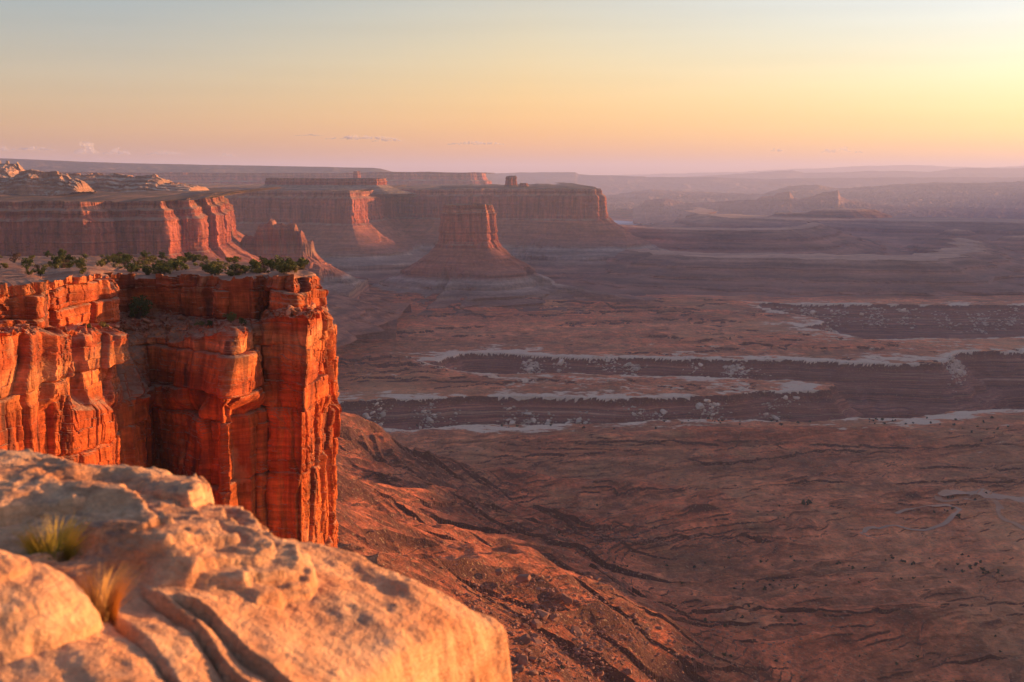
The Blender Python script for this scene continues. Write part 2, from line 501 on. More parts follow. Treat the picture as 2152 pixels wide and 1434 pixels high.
def ground_z(x, y, full=False, ledges=True):
    x = np.asarray(x, float); y = np.asarray(y, float)
    near = sstep(5200, 3800, y)
    n1 = fbm(x / 420, y / 420, 4, 11)
    n2 = fbm(x / 90, y / 90, 4, 21)
    xw = x + 34 * fbm(x / 170, y / 170, 3, 31) * near; yw = y + 34 * fbm(x / 170, y / 170, 3, 32) * near
    plain = -397 + 5.5 * n1 + 1.6 * n2
    farz = -430 + 26 * fbm(x / 1500, y / 1500, 4, 41) + 24 * ridged(x / 2600, y / 1200, 3, 42)
    z = plain * near + (plain * .4 + farz * .6) * (1 - near)
    z = z - 45 * sstep(7500, 10500, y)
    q = np.zeros_like(z); hi_ = np.zeros_like(z)
    gul = ridged(x / 75 + 0.9 * fbm(x / 200, y / 200, 2, 5), y / 75, 3, 51)
    ledge_done = False
    for pts, sn, sf in RIDGES:
        b = (pts[:, 0].min() - 900, pts[:, 0].max() + 900, pts[:, 1].min() - 900, pts[:, 1].max() + 900)
        m = (x > b[0]) & (x < b[1]) & (y > b[2]) & (y < b[3])
        if not m.any(): continue
        X = xw[m]; Y = yw[m]
        best = np.full(X.shape, -1e9); sbest = np.zeros(X.shape); run = 0.0; dbest = np.zeros(X.shape)
        for a, c in zip(pts[:-1], pts[1:]):
            ex, ey = c[0] - a[0], c[1] - a[1]
            L2 = ex * ex + ey * ey
            t = np.clip(((X - a[0]) * ex + (Y - a[1]) * ey) / L2, 0, 1)
            dx = X - a[0] - ex * t; dy = Y - a[1] - ey * t
            d = np.sqrt(dx * dx + dy * dy)
            s = np.where(dy > 0, sf, sn)
            d2 = np.sqrt(d * d + 64) - 8
            zz = a[2] + (c[2] - a[2]) * t - s * d2 * (1 - 0.25 * np.exp(-d / 60))
            up_ = zz > best
            sbest = np.where(up_, run + t * math.sqrt(L2) + np.where(dy > 0, 5000, 0), sbest); dbest = np.where(up_, d, dbest)
            run += math.sqrt(L2)
            best = np.maximum(best, zz)
        zb = z[m]; k = 7.0
        hh = np.clip(best - zb, -60, 400)
        sw = sbest + 0.25 * dbest + 14 * fbm(X / 60, Y / 60, 2, 54)
        big_ = 2.3 if pts[0, 1] > 3300 else 1.0
        gg = 0.65 * ridged(sw / (62 * big_), dbest / 420, 2, 52) + 0.35 * ridged(sw / (24 * big_), dbest / 200, 2, 53)
        rise = np.maximum(hh, 0)
        best = best - np.clip(rise, 0, 70) * (0.20 if big_ == 1 else .42) * (1 - gg) * sstep(0, 60, dbest)
        dd = best - zb
        sm = zb + np.where(dd > 30, dd, k * np.log1p(np.exp(np.clip(dd / k, -40, 40))))
        z[m] = sm
        q[m] = np.maximum(q[m], sstep(2, 30, rise)); hi_[m] = np.maximum(hi_[m], sstep(10, 38, rise))
    rgh = ridged(x / 48 + .5 * fbm(x / 90, y / 90, 2, 63), y / 30, 3, 64)
    # low swells and washes of the floor, trending down to the right
    a_ = x * .80 + y * .60; b_ = y * .80 - x * .60
    hum = ridged(a_ / 520 + .5 * fbm(x / 300, y / 300, 2, 66), b_ / 130 + .4 * fbm(x / 160, y / 160, 2, 67), 4, 68)
    rgt = sstep(-250, 500, x - 60)
    hm = sstep(2350, 1900, y) * (1 - .35 * rgt)
    z = z + (13 * (hum - .35) * hm + 7.0 * (ridged(a_ / 140, b_ / 46 + .5 * fbm(x / 70, y / 70, 2, 69), 3, 70) - .4) * (.35 + .65 * hm)) * near
    q = np.maximum(q, .6 * hm * sstep(.3, .7, hum))
    z = z + (0.9 * fbm(x / 26, y / 26, 3, 61) + 0.6 * fbm(x / 7, y / 7, 3, 62) + (1.2 + 1.6 * q) * (rgh - .4) * sstep(-.1, .4, fbm(x / 150, y / 150, 2, 65) + .3 * q)) * near
    # ledges: harder beds stand out as small steps
    led = sstep(-0.25, 0.25, fbm(x / 130, y / 130, 3, 71) + 0.15)
    wig = 3.5 * fbm(x / 60, y / 60, 3, 72)
    def terr2(v, step, rf):
        k = np.floor(v / step); f = v / step - k
        return k * step + step * np.where(f < .945, f / .945 * (1 - rf), 1 - rf + (f - .945) / .055 * rf)
    wg = 2.2 * fbm(x / 55, y / 55, 3, 72) + .8 * fbm(x / 17, y / 17, 3, 76)
    midw = sstep(2350, 2800, y)
    zt = terr2(z + wg, 4.6, .62) * (1 - midw) + terr2(z + wg * 1.6, 8.5, .72) * midw - wg * (1 + .6 * midw)
    patch = sstep(-.22, .10, fbm(x / 85, y / 85, 3, 74))
    z = z + (zt - z) * np.clip(patch, 0, 1) * near * (0.30 + 0.70 * np.maximum(q, midw)) * sstep(-.6, -.1, fbm(x / 33, y / 33, 2, 79)) * (1 - .85 * hi_ * (1 - midw))
    for pts, drop, w2 in (LEDGE_W if ledges else ()):
        m = (x > w2[:, 0].min() - 80) & (x < w2[:, 0].max() + 80) & (y > w2[:, 1].min() - 120) & (y < w2[:, 1].max() + 90)
        if not m.any(): continue
        X = x[m] + 4 * fbm(x[m] / 16, y[m] / 16, 3, 76); Y = y[m] + 6 * fbm(x[m] / 16 + 40, y[m] / 16, 3, 78) + 6 * fbm(x[m] / 60 + 9, y[m] / 60, 2, 79)
        best = np.full(X.shape, 1e18); side = np.zeros(X.shape)
        for (ax, ay), (bx, by) in zip(w2[:-1], w2[1:]):
            ex, ey = bx - ax, by - ay
            t = np.clip(((X - ax) * ex + (Y - ay) * ey) / (ex * ex + ey * ey + 1e-9), 0, 1)
            d2 = (X - ax - ex * t) ** 2 + (Y - ay - ey * t) ** 2
            up_ = d2 < best
            side = np.where(up_, ex * (Y - ay) - ey * (X - ax), side); best = np.where(up_, d2, best)
        ds = np.sqrt(best)
        endf = sstep(0, 30, X - w2[:, 0].min()) * sstep(0, 30, w2[:, 0].max() - X) * sstep(90, 40, ds)
        z[m] = z[m] + endf * np.where(side > 0, drop * .35 * np.exp(-ds / 24), -drop * .65 * np.exp(-ds / 45)) * (.35 + .65 * sstep(-.35, .1, fbm(x[m] / 28, y[m] / 28, 2, 86)))
    wig2 = 10 * fbm(x / 500, y / 500, 3, 73)
    z2 = terr(z + wig2, 26.0, 0.85) - wig2
    z = z * near + z2 * (1 - near)
    # the pale rim and the canyons cut below it
    pale = np.zeros_like(z); cut = np.zeros_like(z)
    for poly, depth in ((CAN_A, 1.0), (CAN_B, 1.0)):
        b = (poly[:, 0].min() - 250, poly[:, 0].max() + 250, poly[:, 1].min() - 250, poly[:, 1].max() + 250)
        m = (x > b[0]) & (x < b[1]) & (y > b[2]) & (y < b[3])
        if not m.any(): continue
        X = x[m]; Y = y[m]
        sd = poly_sd(X, Y, poly)
        nz = 24 * fbm(X / 95, Y / 95, 3, 81) + 4 * fbm(X / 26, Y / 26, 3, 88) + 1.5 * ridged(X / 34, Y / 34, 3, 82) - 1
        sd = sd + nz
        ins = np.maximum(-sd, 0)
        wob = 1 + 0.25 * fbm(X / 45, Y / 45, 3, 83)
        drop = np.interp(ins * wob, [0, 2.5, 6, 26, 30, 60, 65, 105, 110, 190, 200, 500], [0, 7, 15, 32, 40, 60, 71, 96, 112, 138, 146, 168])
        drop = drop - np.clip(drop, 0, 20) * 0.15 * (1 - gul[m])
        flat = np.exp(-np.maximum(sd, 0) / 60.0)
        zz = z[m]
        zz = zz + (np.minimum(zz, RIM + 1.5 * fbm(X / 15, Y / 15, 2, 84)) - zz) * flat * (sd < 160)
        z[m] = zz - drop * depth
        wd_ = 36 + 130 * sstep(-.2, .55, fbm(X / 140, Y / 140, 3, 87))
        pl = np.exp(-np.maximum(sd, 0) / wd_) * np.where(ins < 1.0, 1.0, np.where(ins < 5, .12, 0.0))
        far_p = .8 * np.exp(-np.maximum(sd, 0) / 160.0) * (ins < 1) * sstep(.18, .42, fbm(X / 130, Y / 38, 4, 89))
        pl = np.maximum(pl, far_p)
        pale[m] = np.maximum(pale[m], pl * sstep(-0.45, 0.15, fbm(X / 60, Y / 45, 4, 85)))
        cut[m] = np.maximum(cut[m], sstep(0, 12, ins))
    if full:
        return z, pale, cut
    return z


for pts, drop, zl in LEDGES:
    n_ = 16
    pa_ = np.array(pts, float); u_ = np.linspace(0, len(pts) - 1, n_)
    qx = np.interp(u_, np.arange(len(pts)), pa_[:, 0]); qy = np.interp(u_, np.arange(len(pts)), pa_[:, 1])
    w3 = hit(qx, qy, zl)
    for _ in range(7):
        zz_ = ground_z(w3[:, 0], w3[:, 1], ledges=False)
        zl_ = .5 * (w3[:, 2] + zz_)
        w3 = np.array([hit(i, j, k) for i, j, k in zip(qx, qy, zl_)])
    jump = np.hypot(*np.diff(w3[:, :2], axis=0).T)
    if jump.max() < 3.2 * np.median(jump):      # keep only ledges that lie on one slope
        LEDGE_W.append((pts, drop, w3[:, :2]))

ang = np.concatenate([np.linspace(-31, -21.5, 100, endpoint=False), np.linspace(-21.5, 21.5, 1130), np.linspace(21.5, 31, 100)[1:]])
rows = np.concatenate([np.linspace(240, 760, 70, endpoint=False), np.exp(np.linspace(math.log(760), math.log(4800), 1850)),
                       np.exp(np.linspace(math.log(4800), math.log(16000), 420))[1:], np.exp(np.linspace(math.log(16000), math.log(80000), 90))[1:]])
tx = np.tan(np.radians(ang))
gy = np.repeat(rows[:, None], len(tx), 1); gx = gy * tx[None, :]
gz, gpale, gcut = ground_z(gx, gy, True)
# under the river the ground sinks, so that the water lies in its own bed
RIV = np.array([hit(a, b, -478)[:2] for a, b in [(1150, 461), (1245, 465), (1330, 468), (1400, 471), (1470, 473), (1510, 475)]])


def river_dist(x, y):
    return line_dist(x, y, RIV)


mf = (gy > 9000) & (gy < 20000)
rd = river_dist(gx[mf], gy[mf])
va = (gx / gy > .025) & (gx / gy < .15) & (gy > 7600) & (gy < 17000)
gz[va] = np.minimum(-500 + .3 * (gz[va] + 460), -486)
gz[mf] = np.where(rd < 1500, np.minimum(gz[mf], -486 + np.maximum(rd - 760, 0) * 0.03), gz[mf])

gm = NT('ground_mat')
pos = gm.pos
pa = gm.attr('pale'); cu = gm.attr('cut')
zz = gm.sep(pos)[2]
wv = gm.noise(pos, 1 / 160, 4)
zq = gm.math('ADD', zz, gm.math('MULTIPLY', gm.math('SUBTRACT', wv, 0.5), 26))
c = gm.ramp(gm.rng(zq, -560, -240), [(0, (0.420, 0.106, 0.055)), (.30, (0.460, 0.111, 0.051)), (.46, (0.500, 0.113, 0.046)), (.50, (0.600, 0.178, 0.074)), (.535, (0.560, 0.135, 0.053)),
                                     (.60, (0.560, 0.122, 0.045)), (.66, (0.430, 0.096, 0.040)), (.70, (0.570, 0.126, 0.046)), (.78, (0.400, 0.097, 0.042)), (.85, (0.540, 0.135, 0.053)), (1, (0.500, 0.131, 0.057))])
bl = gm.noise(pos, 1 / 70, 5, 0.6)
c = gm.mix(gm.rng(bl, 0.5, 0.7, 0, .8), c, (0.40, 0.165, 0.072))
c = gm.scale_col(c, gm.rng(gm.noise(gm.vmul(pos, (1, .6, 1)), 1 / 28, 6, .7), .3, .7, .52, 1.5))
c = gm.scale_col(c, gm.rng(gm.noise(gm.vmul(pos, (1, .5, 1)), 1 / 6, 4, .7), .32, .68, .72, 1.3))
c = gm.mix(gm.rng(gm.noise(gm.vmul(pos, (1, 0.35, 1)), 1 / 240, 4), 0.52, 0.68, 0, 0.6), c, (0.60, 0.26, 0.115))
# bands in the canyon walls
bed = gm.noise(gm.vmul(pos, (0.015, 0.015, 1)), 0.13, 3, 0.7)
c = gm.mix(cu, c, gm.ramp(bed, [(.30, (0.20, 0.065, 0.045)), (.40, (0.50, 0.17, 0.10)), (.46, (0.22, 0.07, 0.05)), (.52, (0.42, 0.145, 0.088)), (.58, (0.20, 0.068, 0.048)), (.68, (0.60, 0.28, 0.17))]))
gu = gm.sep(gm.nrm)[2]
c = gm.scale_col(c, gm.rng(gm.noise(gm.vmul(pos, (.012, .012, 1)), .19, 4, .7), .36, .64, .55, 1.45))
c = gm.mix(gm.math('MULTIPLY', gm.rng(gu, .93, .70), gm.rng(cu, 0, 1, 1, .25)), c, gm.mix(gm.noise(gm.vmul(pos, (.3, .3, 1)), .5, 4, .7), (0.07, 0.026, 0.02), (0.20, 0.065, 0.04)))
pn = gm.noise(gm.vmul(pos, (0.6, 1, 1)), 1 / 16, 5, 0.7)
pf = gm.rng(gm.math('ADD', pa, gm.math('MULTIPLY', gm.math('SUBTRACT', pn, 0.5), 1.9)), 0.40, 0.58)
c = gm.mix(pf, c, gm.mix(gm.noise(pos, 1 / 40, 3), (0.74, 0.47, 0.32), (0.88, 0.63, 0.46)))
# tufts, stones and bare patches too small to tell apart
sp = gm.rng(gm.noise(pos, 1 / 2.6, 2, 0.7), 0.60, 0.70)
c = gm.mix(gm.math('MULTIPLY', sp, 0.75), c, (0.52, 0.32, 0.18))
sd_ = gm.rng(gm.noise(pos, 1 / 3.4, 2, 0.7), 0.36, 0.28)
c = gm.mix(gm.math('MULTIPLY', sd_, 0.8), c, (0.10, 0.065, 0.04))
hb = gm.noise(gm.vmul(pos, (.8, 1, 1)), 1 / 11, 7, 0.72)
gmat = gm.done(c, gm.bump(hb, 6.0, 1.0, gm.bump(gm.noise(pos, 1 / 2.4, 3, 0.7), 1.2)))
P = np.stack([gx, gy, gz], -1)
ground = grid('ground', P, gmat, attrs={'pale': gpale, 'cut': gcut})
tag(ground, 'wide red desert valley floor with eroded ridges and canyon cuts', 'ground', kind='structure')
del P

# river water
wm = NT('water_mat', 0.5)
wm.b.inputs['Specular IOR Level'].default_value = 0.3
wmat = wm.done(wm.mix(wm.rng(wm.noise(wm.vmul(wm.pos, (.3, 1, 1)), 1 / 220, 3), .5, .6), (0.16, 0.27, 0.42), (0.5, 0.62, 0.75)))
t_ = np.linspace(0, 1, 40)
rx = np.interp(t_, np.linspace(0, 1, len(RIV)), RIV[:, 0]); ry = np.interp(t_, np.linspace(0, 1, len(RIV)), RIV[:, 1])
wd = 560 + 90 * np.sin(t_ * 9)
Pw = np.stack([np.stack([rx, ry - wd, rx * 0 - 481.5], -1), np.stack([rx, ry + wd, rx * 0 - 481.5], -1)], 0)
tag(grid('river', Pw, wmat), 'pale blue river glinting far off on the plain', 'river', kind='structure')


def ribbon(name, pts, width, mat, label, zref=-394, jit=0.7, lift=0.35):
    w3 = np.array([hit(a, b, zref) for a, b in pts])
    # put every bend on the real ground along its line of sight
    for _ in range(4):
        zz = ground_z(w3[:, 0], w3[:, 1])
        w3 = np.array([hit(a, b, q) for (a, b), q in zip(pts, zz)])
    seg = np.r_[0, np.cumsum(np.hypot(np.diff(w3[:, 0]), np.diff(w3[:, 1])))]
    n = max(int(seg[-1] / 4), 8)
    s = np.linspace(0, seg[-1], n)
    x = np.interp(s, seg, w3[:, 0]); y = np.interp(s, seg, w3[:, 1])
    k = np.ones(5) / 5
    xs = np.convolve(np.pad(x, 2, 'edge'), k, 'valid'); ys = np.convolve(np.pad(y, 2, 'edge'), k, 'valid')
    tx_ = np.gradient(xs); ty_ = np.gradient(ys); L = np.hypot(tx_, ty_) + 1e-9
    nx, ny = -ty_ / L, tx_ / L
    off = np.linspace(-.5, .5, 7)
    wv_ = width * (1 + jit * vn(s / 25, s * 0, 5))
    X = xs[None] + nx[None] * off[:, None] * wv_; Y = ys[None] + ny[None] * off[:, None] * wv_
    Z = ground_z(X, Y) + lift
    Z = np.maximum(Z, Z.min(0) * 0.5 + Z.max(0) * 0.5)
    o = grid(name, np.stack([X, Y, Z], -1), mat, smooth=True)
    tag(o, label, name.replace('_', ' '), kind='structure')


dm = NT('track_mat'); dirt_mat = dm.done(dm.mix(dm.noise(dm.pos, 0.12, 4), (0.56, 0.28, 0.16), (0.40, 0.17, 0.10)))
dm = NT('wash_mat'); wash_mat = dm.done(dm.mix(dm.noise(dm.pos, 0.1, 5, 0.7), (0.58, 0.33, 0.22), (0.40, 0.20, 0.125)))
ribbon('dirt_track', ROADS['track'], 5.5, dirt_mat, 'pale winding dirt track on the red valley floor')
ribbon('dry_wash', ROADS['wash'], 24, wash_mat, 'broad pale dry wash beside the dirt track')
ribbon('dry_gully', ROADS['gully'], 4.5, wash_mat, 'narrow pale gully bending in a hairpin on the valley floor')


# ================================================================== buttes and mesas
def resample(p, ds):
    p = np.asarray(p, float)
    s = np.r_[0, np.cumsum(np.hypot(*np.diff(p[:, :2], axis=0).T))]
    n = max(int(s[-1] / ds), 4)
    q = np.linspace(0, s[-1], n)
    return np.stack([np.interp(q, s, p[:, k]) for k in range(p.shape[1])], -1), q


def smooth1(a, n, closed):
    k = np.hanning(n * 2 + 3)[1:-1]; k /= k.sum()
    m = len(k) // 2
    a = np.pad(a, m, 'wrap' if closed else 'edge')
    return np.convolve(a, k, 'valid')


def mesa(name, path, pyref, ds, levels, mats, label=None, cat='mesa', closed=False, back=2500, seed=0,
         bay=30.0, bay_l=220.0, flute=6.0, flute_l=22.0, top_amp=4.0, top_z=None, nsm=None, back_y=None, group=None, kind=None, parts=('plateau', 'cliff_face', 'talus_slope'),
         inner=None, bench=2.0):
    """levels: (offset outward from the rim, z, rows from the level above, part index); the first is the rim"""
    pts = np.array([at(a, pyref, d)[:2] for a, d in path])
    if closed: pts = np.vstack([pts, pts[:1]])
    p, s = resample(pts, ds)
    if closed: p = p[:-1]; s = s[:-1]
    n = len(p)
    x, y = p[:, 0], p[:, 1]
    win = nsm or max(int(bay_l * 0.35 / ds), 2)
    xs = smooth1(x, win, closed); ys = smooth1(y, win, closed)
    if closed:
        tx_ = np.roll(xs, -1) - np.roll(xs, 1); ty_ = np.roll(ys, -1) - np.roll(ys, 1)
    else:
        tx_ = np.gradient(xs); ty_ = np.gradient(ys)
    L = np.hypot(tx_, ty_) + 1e-9
    nx, ny = ty_ / L, -tx_ / L
    B = bay * (ridged(x / bay_l, y / bay_l, 3, 100 + seed) - 0.3) + 0.55 * bay * fbm(x / bay_l * 4, y / bay_l * 4, 3, 101 + seed)
    off = [0.0]; zs = [levels[0][1]]; part = [1]; lv = [0.0]
    for k in range(1, len(levels)):
        o0, z0 = levels[k - 1][0], levels[k - 1][1]
        o1, z1, r, pt = levels[k]
        for i in range(1, r + 1):
            t = i / r
            off.append(o0 + (o1 - o0) * t); zs.append(z0 + (z1 - z0) * t); part.append(pt)
            lv.append(k - 1 + t)
    off = np.array(off); zs = np.array(zs); part = np.array(part)
    H = abs(levels[0][1] - levels[-1][1])
    Zv = zs[:, None]; Sv = s[None, :]
    isc = (part == 1)[:, None].astype(float)
    ctop = zs[0]; cbot = zs[part == 1].min()
    topn = top_amp * fbm(x / (bay_l * 1.2), y / (bay_l * 1.2), 3, 102 + seed)[None] + 0.25 * top_amp * vn(x / (bay_l * .12), y / (bay_l * .12), 103 + seed)[None]
    zw = np.clip((Zv - cbot) / max(ctop - cbot, 1), 0, 1)
    zz = Zv + topn * zw
    fl = flute * (.5 + .8 * sstep(-.4, .5, vn(Sv / (flute_l * 5), Zv / 90, 114 + seed))) * (ridged(Sv / flute_l + 0.2 * vn(Sv / flute_l, Zv / 60, 104 + seed), Zv / (flute_l * 14), 3, 105 + seed) - 0.35)
    fl = fl + flute * 0.5 * fbm3(x[None] / (flute_l * .6), y[None] / (flute_l * .6), Zv / (flute_l * .8), 3, 106 + seed)
    bedz = bench * (vn(Zv / 7.0, Zv * 0 + 3.1, 107 + seed) + 0.6 * vn(Zv / 2.6, Zv * 0 + 1.1, 108 + seed)) + bench * 0.5 * fbm3(Sv / 60, Sv * 0, Zv / 6.0, 2, 109 + seed)
    tal = np.clip((cbot - Zv) / max(cbot - zs.min(), 1), 0, 1)
    fan = (ridged(Sv / (bay_l * .45) + .6 * vn(Sv / bay_l, tal * 2, 113 + seed), tal * 1.6, 4, 110 + seed) - .45) * 0.30 * (off[:, None] - off[part == 1].max()) * (1 - isc)
    fan = fan + (1 - isc) * 0.05 * H * fbm3(x[None] / 40, y[None] / 40, Zv / 25, 3, 111 + seed) * np.clip(tal * 6, 0, 1)
    D = off[:, None] + B[None] * np.where(isc > 0, 1, 1.0) + fl * (isc + (1 - isc) * np.exp(-tal * 8)) + bedz * isc + fan
    X = x[None] + nx[None] * D; Y = y[None] + ny[None] * D
    root = empty(name, (float(x.mean()), float(y.mean()), float(zs.min())), label, cat, group)
    if kind: root['kind'] = kind
    P = np.stack([X, Y, zz + 0 * X], -1)
    k0 = np.where(part == 1)[0][-1]
    grid(parts[1], P[:k0 + 1], mats[1], root, closed=closed)
    if k0 < len(zs) - 1 and len(parts) > 2:
        grid(parts[2], P[k0:], mats[2], root, closed=closed)
    # the top
    rim = P[0]
    tt = np.r_[0, 0.004, 0.012, 0.03, 0.06, 0.1, 0.16, 0.24, 0.35, 0.5, 0.7, 1.0]
    if closed:
        cen = rim.mean(0) if inner is None else np.array(inner)
        T = rim[None] + (cen - rim)[None] * tt[:, None, None]
    else:
        sh = np.full(n, float(back)) if back_y is None else np.maximum(back_y - rim[:, 1], 0)
        T = rim[None] + np.stack([0 * sh, sh, 0 * sh], -1)[None] * tt[:, None, None]
    rise = np.interp(tt, [0, 0.05, 1], [0, 1, 1])
    tz = (top_z or 0.0) * np.interp(tt, [0, .1, .4, 1], [0, .3, 1, 1])
    T = T.copy()
    tzs = 1.0 if closed or back_y is None else np.clip(sh / 800, 0, 1)[None]
    T[..., 2] += tz[:, None] * tzs + rise[:, None] * top_amp * 0.5 * (fbm(T[..., 0] / bay_l * 1.5, T[..., 1] / bay_l * 1.5, 3, 112 + seed))
    grid(parts[0], T[::-1], mats[0], root, closed=closed)
    return root, P


def zp(py, d, px=CX):
    return float(at(px, py, d)[2])


flat_scrub = NT('plateau_scrub')
_n = flat_scrub.noise(flat_scrub.pos, 1 / 7, 4, 0.7)
_c = flat_scrub.mix(flat_scrub.rng(_n, .42, .60), (0.15, 0.072, 0.043), (0.07, 0.055, 0.03))
_c = flat_scrub.mix(flat_scrub.rng(flat_scrub.noise(flat_scrub.pos, 1 / 90, 4), .5, .62), _c, (0.19, 0.10, 0.065))
scrub_mat = flat_scrub.done(_c, flat_scrub.bump(_n, 2.0))

WING = lambda nm, lo, hi, u: strata_mat(nm, lo, hi, [(0, (.25, .056, .032)), (.2, (.36, .080, .038)), (.45, (0.32, 0.08, 0.045)), (.7, (0.40, 0.11, 0.06)), (.78, (.27, .066, .034)), (.86, (0.46, 0.18, 0.095)), (.93, (.27, .07, .036)), (1, (0.38, 0.165, 0.095))], u, 0.52, wob=(hi - lo) * .03, top=(0.36, 0.2, 0.13), beds=(.84, 1.14))
TAL = lambda nm, lo, hi, u: strata_mat(nm, lo, hi, [(0, (.36, .12, .065)), (.035, (.15, .05, .035)), (.07, (.36, .13, .075)), (.105, (.16, .055, .04)), (.14, (0.34, 0.125, 0.075)), (.175, (.15, .055, .04)), (.22, (0.33, 0.14, 0.085)), (.26, (.17, .07, .05)), (.31, (0.30, 0.17, 0.115)), (.35, (.18, .10, .075)), (.40, (0.34, 0.23, 0.175)), (.46, (0.21, 0.135, 0.1)), (.52, (0.36, 0.255, 0.2)), (.58, (0.24, 0.095, 0.06)), (.7, (0.32, 0.10, 0.054)), (1, (0.33, 0.10, 0.052))], u, 0.25, wob=(hi - lo) * .035, speck=(0.36, 0.24, 0.18))

# --- the lone butte
dB = 4300
zt, zb = zp(430, dB), zp(520, dB)
butte, _P = mesa('butte', [(934, 4300), (944, 4268), (985, 4250), (1019, 4244), (1027, 4268), (1036, 4345), (1024, 4396), (985, 4410), (946, 4380), (933, 4340)], 470, 2.0,
     [(0, zt, 0, 1), (4, zt - 22, 10, 1), (9, zt - 27, 4, 1), (16, zb + 22, 36, 1), (28, zb, 8, 1), (62, zb - 26, 14, 2), (122, zb - 68, 20, 2), (126, zb - 80, 6, 2), (176, zb - 104, 18, 2), (181, zb - 114, 6, 2), (255, zb - 126, 16, 2), (260, zb - 135, 6, 2), (340, zb - 144, 16, 2), (345, zb - 152, 6, 2), (430, zb - 160, 16, 2), (435, zb - 167, 6, 2), (540, zb - 176, 16, 2), (546, zb - 183, 5, 2), (720, zb - 200, 12, 2)],
     (scrub_mat, WING('butte_wall', zb, zt, 2.2), TAL('butte_talus', zb - 190, zb, 2.2)),
     'tall square topped red butte standing alone on its cone of talus', 'butte', True, seed=3, bay=6, bay_l=80, flute=6, flute_l=15, top_amp=7, nsm=8)

# --- the middle mesa with the sunlit alcove
dM = 5500
z0, z1 = zp(402, dM), zp(470, dM)
mesa('mesa', [(150, 7000), (300, 6300), (420, 5700), (500, 5480), (640, 5400), (700, 5330), (736, 5260), (742, 5290), (752, 5520), (774, 5700), (798, 5830), (818, 6010), (828, 6190), (842, 6230),
              (880, 6060), (960, 5980), (1060, 5930), (1150, 5900), (1215, 5860), (1240, 5870), (1250, 5885), (1256, 5930), (1250, 6300), (1235, 7200), (1200, 8200)], 435, 3.2,
     [(0, z0, 0, 1), (6, z0 - 22, 7, 1), (22, z0 - 30, 4, 1), (30, z1 + 8, 34, 1), (40, z1, 4, 1), (120, z1 - 62, 16, 2), (190, z1 - 92, 10, 2), (200, z1 - 108, 5, 2), (270, z1 - 135, 10, 2), (282, z1 - 152, 5, 2), (480, z1 - 185, 12, 2), (500, z1 - 203, 4, 2), (800, z1 - 240, 10, 2)],
     (scrub_mat, WING('mid_mesa_wall', z1, z0, 2.8), TAL('mid_mesa_talus', z1 - 225, z1, 2.8)),
     'long red walled mesa behind the lone butte, with a sunlit alcove', seed=11, bay=42, bay_l=260, flute=9, flute_l=26, top_amp=8, back=2600)
# its upper cap and mound
zc = zp(376, 5900)
mesa('rock_rampart', [(560, 6150), (606, 5950), (640, 5900), (720, 5880), (796, 5850), (808, 5900), (806, 6100), (760, 6400), (600, 6500)], 385, 3.2,
     [(0, zc, 0, 1), (5, zc - 26, 12, 1), (30, zc - 38, 5, 2), (130, zc - 62, 10, 2)],
     (scrub_mat, WING('cap_wall', zc - 30, zc, 2.8), strata_mat('cap_talus', zc - 62, zc - 25, [(0, (0.22, 0.15, 0.1)), (1, (0.3, 0.19, 0.13))], 2.8)),
     'thin flat rock cap on top of the red walled mesa, one end sunlit', 'rock cap', True, seed=12, bay=14, bay_l=110, flute=6, flute_l=18, top_amp=4)
zc = zp(392, 6500)
mesa('mesa_mound', [(930, 6500), (980, 6350), (1060, 6300), (1130, 6310), (1190, 6380), (1180, 6700), (1050, 6900), (950, 6800)], 395, 4,
     [(0, zc, 0, 1), (15, zc - 6, 3, 1), (45, zc - 14, 6, 2), (85, zc - 26, 6, 2)],
     (scrub_mat, scrub_mat, scrub_mat), 'low scrubby mound on the mesa with a small stone block on it', 'mound', True, seed=13, bay=18, bay_l=150, flute=3, top_amp=4, parts=('mound_top', 'mound_ledge', 'mound_slope'))
# --- the small square rock towers on the skyline
for (pxa, pxb, pyt, pyb, d, lab) in ((1064, 1085, 371, 389, 6420, 'small dark square rock tower on the mesa skyline'), (1092, 1110, 385, 391, 6380, 'low sunlit rock block beside the square tower'),
                                     (743, 757, 360, 384, 9000, 'slim pale rock tower before the farthest mesa')):
    za, zb2 = zp(pyt, d), zp(pyb + 4, d)
    hw = d * (pxb - pxa) / FPX * .5
    mesa('rock_tower', [(pxa, d), ((pxa + pxb) / 2, d - hw * .9), (pxb - 1, d - hw * .4), (pxb, d + hw * .3), ((pxa + pxb) / 2, d + hw)], 375, 2.5,
         [(0, za, 0, 1), (3, za * .6 + zb2 * .4, 7, 1), (5, zb2 + 8, 5, 1), (hw * .5, zb2 - 2, 5, 2)],
         (scrub_mat, WING('tower_wall_%d' % pxa, zb2, za, 3), scrub_mat), lab, 'rock tower', True, seed=pxa, bay=5, bay_l=40, flute=3, flute_l=9, top_amp=4, nsm=3, parts=('tower_top', 'tower_wall', 'tower_foot'))

